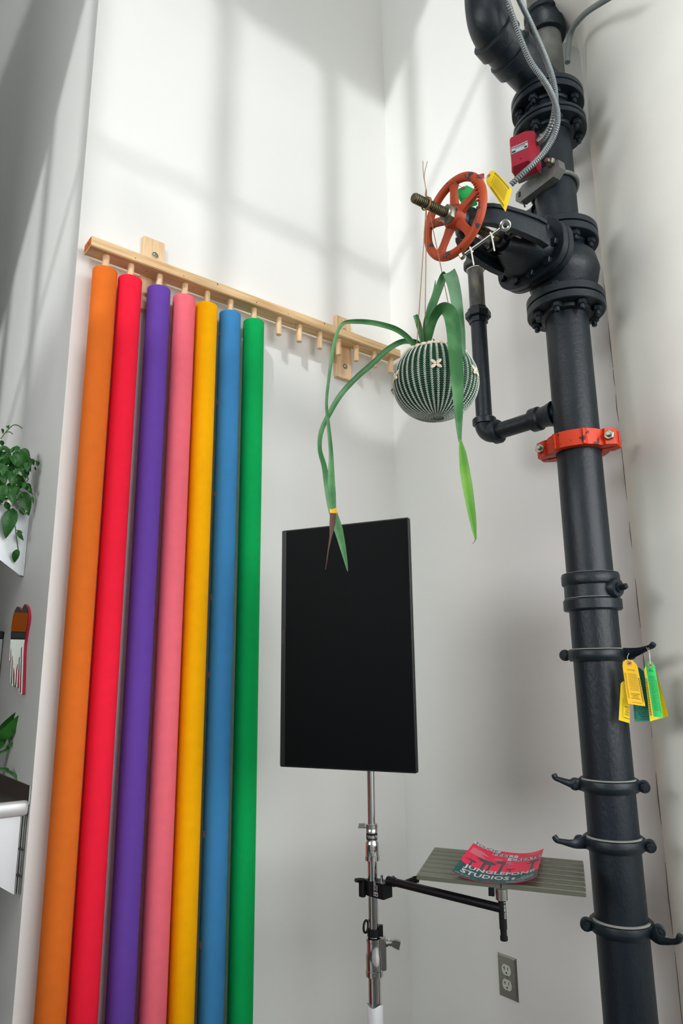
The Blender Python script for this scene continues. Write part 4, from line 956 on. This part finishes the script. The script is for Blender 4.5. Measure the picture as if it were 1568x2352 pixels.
mb = MB(); mb.lathe(T(0.0,0.0045,-0.010), [(0.0105,-0.022),(0.0122,-0.021),(0.0122,-0.002),(0.0122,0)], Z, 28); mb.obj('socket', 'brushed', table)
mb = MB(); mb.box((-0.026,0.0,-0.026),(-0.014,0.010,-0.0105),TD1,TD2,TN,TC); mb.obj('latch', 'black_plastic', table, 0)
mb = MB(); mb.box((-0.0012,0.0015,-0.009),(0.0012,0.0035,0.0003),TD1,TD2,TN,TC); mb.obj('hinge_gap', 'slot_black', table, 0)
# flyer lying on it
def onT(px, py, lift):
    d = ray(px, py); n = TN; return d*(((TC+n*lift).dot(n))/d.dot(n))
fb = [onT(1037,2001,0.016), onT(1231,2014,0.020), onT(1248,1949,0.022), onT(1091,1931,0.024)]
fs_ = Sheet(*fb, TN, -0.0172, 0.0, 2.6, 0.0005)
fly = thing('flyer', 'curled red and teal printed flyer lying on the slatted table', 'flyer', (fb[0]+fb[2])*0.5)
fs_.body(30, 8).obj('paper_sheet', 'flyer_red', fly, 60)
f1, f2 = fs_.at(0.0004), fs_.at(0.0008)
def strip(mb, fn, u0, u1, lo, hi, k=30):
    for i in range(k):
        a = u0+(u1-u0)*i/k; b = u0+(u1-u0)*(i+1)/k; mb.add([fn(a,lo(a)), fn(b,lo(b)), fn(b,hi(b)), fn(a,hi(a))], [(0,1,2,3)])
mb = MB(); strip(mb, f1, 0, 1, lambda u: 0.0, lambda u: 0.27+0.06*math.cos(u*9)*0.5+0.05*(1-u)-0.02*math.sin(u*23)); mb.obj('ground_print', 'flyer_teal', fly, 0)
for uc, h0, h1, s_ in ((0.12,0.25,0.46,0.8),(0.27,0.28,0.56,1.2),(0.35,0.3,0.50,0.9),(0.50,0.25,0.60,1.1),(0.90,0.22,0.60,1.1),(0.63,0.25,0.42,0.6)):
    mb = MB(); 
    mb.add([f1(uc-0.022*s_,h0-0.04), f1(uc+0.022*s_,h0-0.04), f1(uc+0.010*s_,h1), f1(uc-0.010*s_,h1)], [(0,1,2,3)])
    rn = random.Random(int(uc*100))
    for k in range(6):
        cu_, cv_ = uc+(rn.random()-0.5)*0.13*s_, h1+(rn.random()-0.35)*0.07*s_; w_, h_ = 0.050*s_, 0.016*s_
        mb.add([f1(cu_+w_*math.cos(2*math.pi*j/10), cv_+h_*math.sin(2*math.pi*j/10)) for j in range(10)], [tuple(range(10))])
    mb.obj('tree_print', 'flyer_teal', fly, 0)
mb = MB(); rr1 = lambda u0, u1, v0, v1: rule(mb, f1, u0, u1, v0, v1, 14)
rr1(0.0,0.385,0.915,1.0); rr1(0.30,0.655,0.815,0.905); rr1(0.53,1.0,0.70,0.80); mb.obj('title_bars', 'grey_print', fly, 0)
mb = MB(); put(mb, 'TOUCH!', f2, 0.02,0.345,0.915,0.99); put(mb, 'FEEL!', f2, 0.31,0.60,0.82,0.895); put(mb, 'CREATE!', f2, 0.58,0.995,0.705,0.79); mb.obj('title_lettering', 'black_print', fly, 0)
mb = MB(); put(mb, 'JUNGLEFONE', f2, 0.07,0.955,0.205,0.325,0.03); put(mb, 'STUDIOS', f2, 0.07,0.66,0.085,0.190,0.03); mb.obj('name_lettering', 'grey_print', fly, 0)
mb = MB(); put(mb, 'GRAND', f2, 0.80,0.955,0.115,0.165); put(mb, 'OPENING', f2, 0.76,0.955,0.065,0.110); put(mb, 'JULY 29, 2023', f2, 0.03,0.20,0.025,0.055); put(mb, 'SATURDAY 2-6 PM', f2, 0.64,0.86,0.015,0.045)
put(mb, 'AN EVENT SPACE', f2, 0.76,0.985,0.93,0.955); put(mb, 'OPENING SOON', f2, 0.80,0.95,0.895,0.918)
for k in range(3):
    a = math.radians(60*k); du, dv = 0.026*math.cos(a), 0.045*math.sin(a); nu, nv = -0.005*math.sin(a), 0.009*math.cos(a); c0, c1 = 0.712, 0.125
    mb.add([f2(c0-du-nu,c1-dv-nv), f2(c0+du-nu,c1+dv-nv), f2(c0+du+nu,c1+dv+nv), f2(c0-du+nu,c1-dv+nv)], [(0,1,2,3)])
for k in range(7): rule(mb, f2, 0.03, 0.18+0.09*((k*5)%4)/3, 0.80-0.026*k, 0.808-0.026*k, 3)
for k in range(2): rule(mb, f2, 0.36, 0.47, 0.70-0.025*k, 0.706-0.025*k, 2)
for k in range(5): rule(mb, f2, 0.53, 0.60+0.04*(k%2), 0.655-0.025*k, 0.661-0.025*k, 2)
mb.obj('small_lettering', 'grey_print', fly, 0, kind='stuff')

# ================================================================= OUTLET
OY0, OY1, OZ = 0.7645*D, 0.8008*D, -0.8755
oc = V((XC,(OY0+OY1)/2,OZ)); out = thing('wall_outlet', 'steel duplex outlet plate with white sockets low on the right wall', 'outlet', oc)
nx = V((-1,0,0)); ox = V((0,-1,0))
def orect(w, h, d): return [oc+ox*a*w/2+Z*b*h/2+nx*d for a, b in ((-1,-1),(1,-1),(1,1),(-1,1))]
mb = MB(); mb.loft([orect(0.070,0.1145,0), orect(0.070,0.1145,0.001), orect(0.062,0.106,0.0055)]); mb.obj('cover_plate', 'brushed', out, 15)
for zz in (0.0195,-0.0195):
    c = oc+Z*zz+nx*0.0055; pl = []
    for j in range(36):
        a = 2*math.pi*j/36; pl.append((0.0172*math.cos(a), max(-0.0142, min(0.0142, 0.0172*math.sin(a)))))
    mb = MB(); mb.prism(pl, c-nx*0.002, ox, Z, nx, 0.0035); r_ = mb.obj('socket', 'plug_white', out, 30)
    mb = MB(); B = lambda a0, a1, b0, b1: mb.box((a0,b0,0.0012),(a1,b1,0.0018),ox,Z,nx,c)
    B(0.0052,0.0068,0.000,0.0085); B(-0.0075,-0.0058,-0.001,0.0085); B(-0.0115,-0.0065,0.003,0.0046)
    mb.lathe(c+nx*0.0012-Z*0.0075, [(0.0025,0),(0.0025,0.0006)], nx, 14); mb.obj('slots', 'slot_black', r_, 0)
MB().lathe(oc+nx*0.0055, [(0.0032,0),(0.0028,0.001),(0.001,0.0012)], nx, 14).obj('plate_screw', 'zinc', out, 30)

# ================================================================= LEFT WALL: SHELF, PLANTS, MIRROR, COUNTER
SHY = 2.22
zs_t = ax(70,1152,0,XE).z; zs_b = ax(57,1322,0,XE).z
shelf = thing('steel_shelf', 'stainless wall shelf with triangular end brackets under the trailing vine', 'shelf', (XE,SHY+0.3,zs_t))
mb = MB(); mb.box((XE-0.32,SHY,zs_t-0.004),(XE-0.001,SHY+0.75,zs_t)); mb.box((XE-0.32,SHY,zs_t-0.022),(XE-0.001,SHY+0.002,zs_t)); mb.box((XE-0.322,SHY,zs_t-0.03),(XE-0.319,SHY+0.75,zs_t)); mb.obj('shelf_sheet', 'steel', shelf, 0)
for yy in (SHY+0.003, SHY+0.70):
    mb = MB(); hgt = zs_t-zs_b-0.006
    mb.prism([(0,0),(-0.305,0),(-0.305,-0.02),(-0.012,-hgt),(0,-hgt)], V((XE-0.001,yy,zs_t-0.004)), X, Z, Y, 0.003); mb.box((XE-0.006,yy-0.001,zs_b),(XE-0.001,yy+0.03,zs_t)); mb.obj('end_bracket', 'steel_sheet', shelf, 0)
# trailing vine
trough = thing('vine_pot', 'low grey pot on the stainless shelf, mostly hidden by the vine', 'plant pot', (XE-0.12,SHY+0.10,zs_t))
mb = MB(); mb.lathe((XE-0.12,SHY+0.10,zs_t), [(0.045,0),(0.055,0.002),(0.068,0.085),(0.070,0.09),(0.062,0.09),(0.058,0.075)], n=28); mb.obj('pot_body', 'pot_grey', trough); MB().lathe((XE-0.12,SHY+0.10,zs_t+0.070), [(0.058,0),(0.02,0.006)], n=20).obj('soil_top','soil',trough)
vine = thing('trailing_vine', 'leafy green trailing vine spilling over the stainless wall shelf', 'plant', (XE-0.12,SHY+0.10,zs_t+0.08))
def leaf(parent, base, tip, wid, m, facing, curl=0.15, name='leaf', k=10):
    base = V(base); tip = V(tip); ln = (tip-base); L_ = ln.length; t = ln.normalized(); w = t.cross(facing).normalized(); nn = w.cross(t)
    if nn.dot(facing) < 0: nn = -nn
    vs = []; fs = []
    for lay in (0,1):
        for i in range(k+1):
            s_ = i/k; h = wid*0.5*(math.sin(math.pi*min(1,s_**0.72))**0.85 if 0 < s_ < 1 else 0.02); p = base+ln*s_+nn*(curl*L_*math.sin(math.pi*s_)*0.7)-nn*curl*L_*s_*s_*0.4
            for a, l_ in ((-1,0.28),(-0.5,0.10),(0,0),(0.5,0.10),(1,0.28)): vs.append(p+w*h*a+nn*(h*l_*(1 if True else 0)-(0.0007 if lay else 0)))
    n5 = 5*(k+1)
    for i in range(k):
        for j in range(4):
            a = i*5+j; fs.append((a,a+1,a+6,a+5)); fs.append((n5+a,n5+a+5,n5+a+6,n5+a+1))
        for j in (0,4): a = i*5+j; fs.append((a,a+5,n5+a+5,n5+a))
    return MB().add(vs, fs).obj(name, m, parent, 80)
def zv(x, y): return (x/5.6, 940+y/5.6)
rnd = random.Random(7)
vl = [((20,470),(150,640),110),((260,520),(385,680),150),((190,560),(330,770),190),((330,600),(360,790),120),((60,620),(-40,780),110),((390,640),(440,720),70),((470,665),(490,735),55),((455,740),(465,795),26),
 ((120,680),(185,760),90),((30,760),(60,950),130),((130,770),(150,985),100),((200,830),(240,980),110),((280,930),(240,1030),70),((60,965),(30,1190),110),((110,990),(180,1230),120),((70,1190),(120,1300),70),
 ((290,1060),(380,1330),150),((380,1010),(400,1085),70),((170,1270),(70,1660),170),((230,1560),(300,1690),60),((235,1800),(180,1975),90),((260,1270),(310,1365),70),((350,1320),(370,1368),40),((20,250),(40,320),44),((100,210),(110,250),40),
 ((150,560),(235,460),60),((10,400),(40,470),50),((-40,560),(60,500),80),((30,540),(10,640),90),((210,700),(300,820),90),((-60,850),(0,980),120),((-50,1180),(40,1200),60),((240,480),(200,560),60),((160,600),(240,540),60),((410,1120),(430,1220),30)]
for k in range(34):
    x_, y_ = rnd.uniform(-40,370), 0; y_ = rnd.uniform(520,960)+x_*0.35; L_ = rnd.uniform(70,150); vl.append(((x_,y_),(x_+rnd.uniform(-40,50),y_+L_),L_*rnd.uniform(0.55,0.85)))
for b, t_, w in vl:
    h = 2.19+rnd.random()*0.08; fdir = (V((-0.35,-0.9,0.25))+V((rnd.random()-0.5,rnd.random()-0.5,rnd.random()-0.5))*0.9).normalized()
    leaf(vine, at(*zv(*b), h), at(*zv(*t_), h+rnd.uniform(-0.02,0.02)), w/5.6*2.2/F, 'leaf_vine', fdir, 0.12)
for pl in ([(10,380),(60,310),(110,255),(170,205),(230,208),(288,248)], [(60,310),(100,290),(140,300),(163,322)], [(-20,480),(80,500),(160,520),(270,520),(350,580),(400,640),(470,670)], [(180,600),(260,760),(320,920),(380,1010),(420,1100)], [(60,620),(70,760),(60,960)], [(190,830),(200,1040),(205,1270)], [(195,1500),(210,1640),(235,1810)], [(205,1555),(260,1565),(290,1590)], [(340,930),(362,900),(350,870),(335,885)], [(200,1030),(270,1060),(290,1120)], [(205,1270),(270,1290),(325,1350),(340,1320)], [(-40,700),(20,640),(100,560)]):
    MB().tube(smoothpath([at(*zv(*p), 2.215) for p in pl], 5), 0.0016, 7).obj('stem', 'stem_green', vine)
# dripping mirror
def zm_(x, y): return ax(x/7.84, 1360+y/7.84, 0, XE)
mir = thing('drip_mirror', 'small heart shaped mirror with long drips and a red edge on the left wall', 'mirror', zm_(380,900))
olp = [(440,352),(470,262),(500,218),(535,260),(560,340),(568,440),(555,560),(530,690),(508,820),(492,950),(482,1100),(474,1400),(466,1700),(460,1830),(446,1848),(434,1835),(440,1600),(446,1300),(452,1010),(446,985),(436,1010),(428,1300),(420,1600),(414,1800),(405,1808),(398,1790),(404,1500),(412,1180),(406,1160),(398,1190),(384,1500),(372,1700),(358,1728),(346,1700),(356,1560),(378,1300),(372,1290),(352,1380),(336,1600),(322,1690),(310,1680),(318,1480),(305,1360),(298,1360),(292,1560),(292,1690),(282,1700),(270,1680),(276,1420),(282,1250),(276,1140),(268,1160),(258,1440),(250,1640),(240,1650),(240,1480),(256,1080),(250,1000),(244,1060),(236,1230),(222,1250),(216,1235),(232,1060),(240,900),(246,760),(256,600),(282,440),(318,330),(362,262),(400,280),(425,320)]
pw = [zm_(*p) for p in olp]
mb = MB(); mb.loft([[p-X*0.0005 for p in pw], [p-X*0.0075 for p in pw]]); mb.obj('red_edge', 'mirror_edge', mir, 30)
ctr = zm_(385,700)
mb = MB(); inner = [V((XE-0.0083, p.y+(ctr.y-p.y)*0.012, p.z)) for p in pw]; mb.add(inner, [tuple(range(len(inner)))]); mb.obj('mirror_face', 'mirror', mir, 0)
# steel dispenser at the frame's edge
dc = ax(11,1450,0,XE)
disp = thing('towel_dispenser', 'steel dispenser with a black top at the left edge of the photo', 'dispenser', (XE,dc.y+0.14,dc.z))
mb = MB(); mb.cbox((XE-0.10,dc.y,dc.z-0.22),(XE-0.0005,dc.y+0.27,dc.z-0.022),0.004); mb.obj('dispenser_body', 'steel', disp, 30)
mb = MB(); mb.cbox((XE-0.10,dc.y-0.001,dc.z-0.0225),(XE-0.0005,dc.y+0.271,dc.z),0.004); mb.obj('dispenser_top', 'black_plastic', disp, 30)
# counter
CZt = -0.2975; CY = D+0.006
cnt = thing('steel_counter', 'stainless counter with a rolled rim on triangular brackets beside the wall end', 'counter', (XE,CY+0.6,CZt))
mb = MB(); mb.box((XE-0.50,CY+0.012,CZt-0.012),(XE-0.001,CY+1.6,CZt-0.008)); mb.box((XE-0.004,CY,CZt-0.01),(XE-0.001,CY+1.6,CZt+0.034)); mb.obj('counter_top', 'steel', cnt, 0)
mb = MB(); rings = []
for u in (XE-0.50, XE-0.012, XE-0.004, XE-0.0015):
    ins = 0 if u < XE-0.011 else (0.002 if u < XE-0.003 else 0.006)
    rings.append([V((u,CY+ins+a,CZt-ins+b)) for a, b in ((0.012,-0.004),(0.008,0.0),(0.003,-0.002),(0.0,-0.008),(0.0,-0.032+2*ins),(0.004,-0.036+2*ins),(0.012,-0.036+2*ins))])
mb.loft(rings); mb.obj('rolled_rim', 'steel_sheet', cnt, 50)
zg = -0.514
for yy in (CY+0.012, CY+1.2):
    mb = MB(); mb.prism([(-0.016,0),(-0.46,0),(-0.46,-0.03),(-0.40,-0.03),(-0.016,-0.180)] if False else [(-0.016,0),(-0.30,0),(-0.26,-0.012),(-0.016,zg-CZt+0.036)], V((XE,yy,CZt-0.0365)), X, Z, Y, 0.003); gs = mb.obj('end_bracket', 'steel_sheet', cnt, 0)
    mb = MB()
    for xx in (-0.0145, -0.0085, -0.0035): mb.box((XE+xx-0.0018,yy-0.001,zg),(XE+xx+0.0018,yy+0.02,CZt-0.037))
    mb.obj('wall_flange', 'cast_grey', gs, 0)
    mb = MB()
    for zz in (-0.41,-0.47): mb.hexa(V((XE-0.012,yy-0.001,zz)), (0,-1,0), 0.004, 0.003); mb.hexa(V((XE-0.006,yy-0.001,zz-0.004)), (0,-1,0), 0.003, 0.003)
    mb.obj('bracket_bolt', 'iron', gs, 30)
# added cabinet and boxes, made up to colour the drip mirror's reflection
cab = thing('reflection_cabinet', 'low dark cabinet added by the far wall for the mirror reflection', 'cabinet', (-0.25,4.8,FLOOR))
MB().cbox((-0.83,4.62,FLOOR),(0.50,4.995,0.14),0.006).obj('cabinet_body', 'black_plastic', cab, 30)
MB().box((-0.80,4.612,FLOOR+0.05),(-0.17,4.6205,0.10)).obj('door', 'dark_paint', cab, 0); MB().box((-0.15,4.612,FLOOR+0.05),(0.47,4.6205,0.10)).obj('door', 'dark_paint', cab, 0)
for k, (xa, m_, nm, z1) in enumerate(((-0.60,'paper_orange','orange',0.36),(-0.36,'paper_red','red',0.33),(-0.13,'paper_orange','tall orange',0.40),(0.10,'paper_blue','blue',0.42),(0.30,'paper_green','green',0.37))):
    q = MB(); q.cbox((xa,4.66,0.14),(xa+0.19,4.93,z1),0.008); o = q.obj('reflection_box', m_, None, 30); tag(o, nm+' box added by the far wall to colour the mirror reflection', 'box', 'added boxes for the drip mirror reflection')
# potted plant on the counter
pp = thing('counter_plant', 'broad strap-leaved houseplant in a pot on the steel counter', 'plant', (XE-0.20,CY+0.22,CZt-0.008))
mb = MB(); mb.lathe((XE-0.20,CY+0.22,CZt-0.008), [(0.04,0),(0.045,0.002),(0.055,0.08),(0.058,0.085),(0.052,0.085),(0.05,0.07)], n=28); mb.obj('pot', 'pot_grey', pp); 
MB().lathe((XE-0.20,CY+0.22,CZt+0.062), [(0.05,0),(0.02,0.006)], n=20).obj('soil_top', 'soil', pp)
pb = V((XE-0.20,CY+0.22,CZt+0.064))
def zq(x, y): return (x/4.706, 1600+y/4.706)
W4 = 2.2/F/4.706
def cpath(pl, h): return [pb]+[at(*zq(*p), hh) for p, hh in zip(pl, lerp_list(h, len(pl)))]
strap(pp, cpath([(-80,560),(20,440),(130,340),(230,255),(332,192)], [2.26,2.20]), [w*W4 for w in (40,80,104,112,108,98)], 'leaf_dark', fold=0.2)
strap(pp, cpath([(-100,460),(0,380),(90,290),(160,225),(232,168)], [2.30,2.24]), [w*W4 for w in (40,70,84,84,76,66)], 'leaf_dark', fold=0.2)
strap(pp, cpath([(-60,540),(40,420),(80,400),(108,430),(92,498)], [2.27,2.25]), [w*W4 for w in (30,60,70,70,46,4)], 'leaf_dark', fold=0.2)
strap(pp, cpath([(0,605),(90,535),(180,503),(250,535),(292,610),(308,690)], [2.26,2.21]), [w*W4 for w in (16,24,30,30,30,24,3)], 'leaf_dark', fold=0.4)
strap(pp, cpath([(0,782),(80,805),(150,845),(200,910),(212,975)], [2.20,2.16]), [w*W4 for w in (16,24,28,28,22,3)], 'leaf_dark', fold=0.4)

# ================================================================= CABLE ON THE COLUMN, CRACK
def zc2(x, y): return (1000+x/2.7606, y/2.7606)
def on_col(px, py, off):
    d = ray(px, py); a = d.x**2+d.y**2; b = -2*(d.x*CC.x+d.y*CC.y); c = CC.x**2+CC.y**2-(CR+off)**2; q = b*b-4*a*c
    t = (-b-math.sqrt(q))/(2*a) if q > 0 else -b/(2*a); return d*t
cb = [at(*zc2(1180,-60),1.72), at(*zc2(1070,5),1.77), at(*zc2(965,72),1.83), at(*zc2(895,142),1.89), at(*zc2(858,205),1.93), at(*zc2(842,290),1.945), at(*zc2(835,360),1.95), at(*zc2(836,396),1.95)]
o = MB().tube(smoothpath(cb, 6), 0.0085, 14).obj('grey_cable', 'cable_grey', None, 60); tag(o, 'grey cable curving along the base of the column capital', 'cable')

YJ = CC.y+math.sqrt(CR**2-(XC-CC.x)**2)
def on_joint(z): return V((XC-0.0006, YJ+0.0006, z))
# hairline crack where the right wall meets the column
rn = random.Random(3); mb = MB(); z = 1.15; k = 0
while z > -1.1:
    L_ = 0.05+rn.random()*0.16; p0 = on_joint(z); p1 = on_joint(z-L_)
    mb.tube([p0, p0.lerp(p1,0.5)+V((-0.0004,rn.uniform(-0.002,0.002),0)), p1], [0.0004,0.0008,0.0004], 6); z -= L_+rn.random()*0.10
o = mb.obj('trim_3', 'crack', None, 0); struct(o)
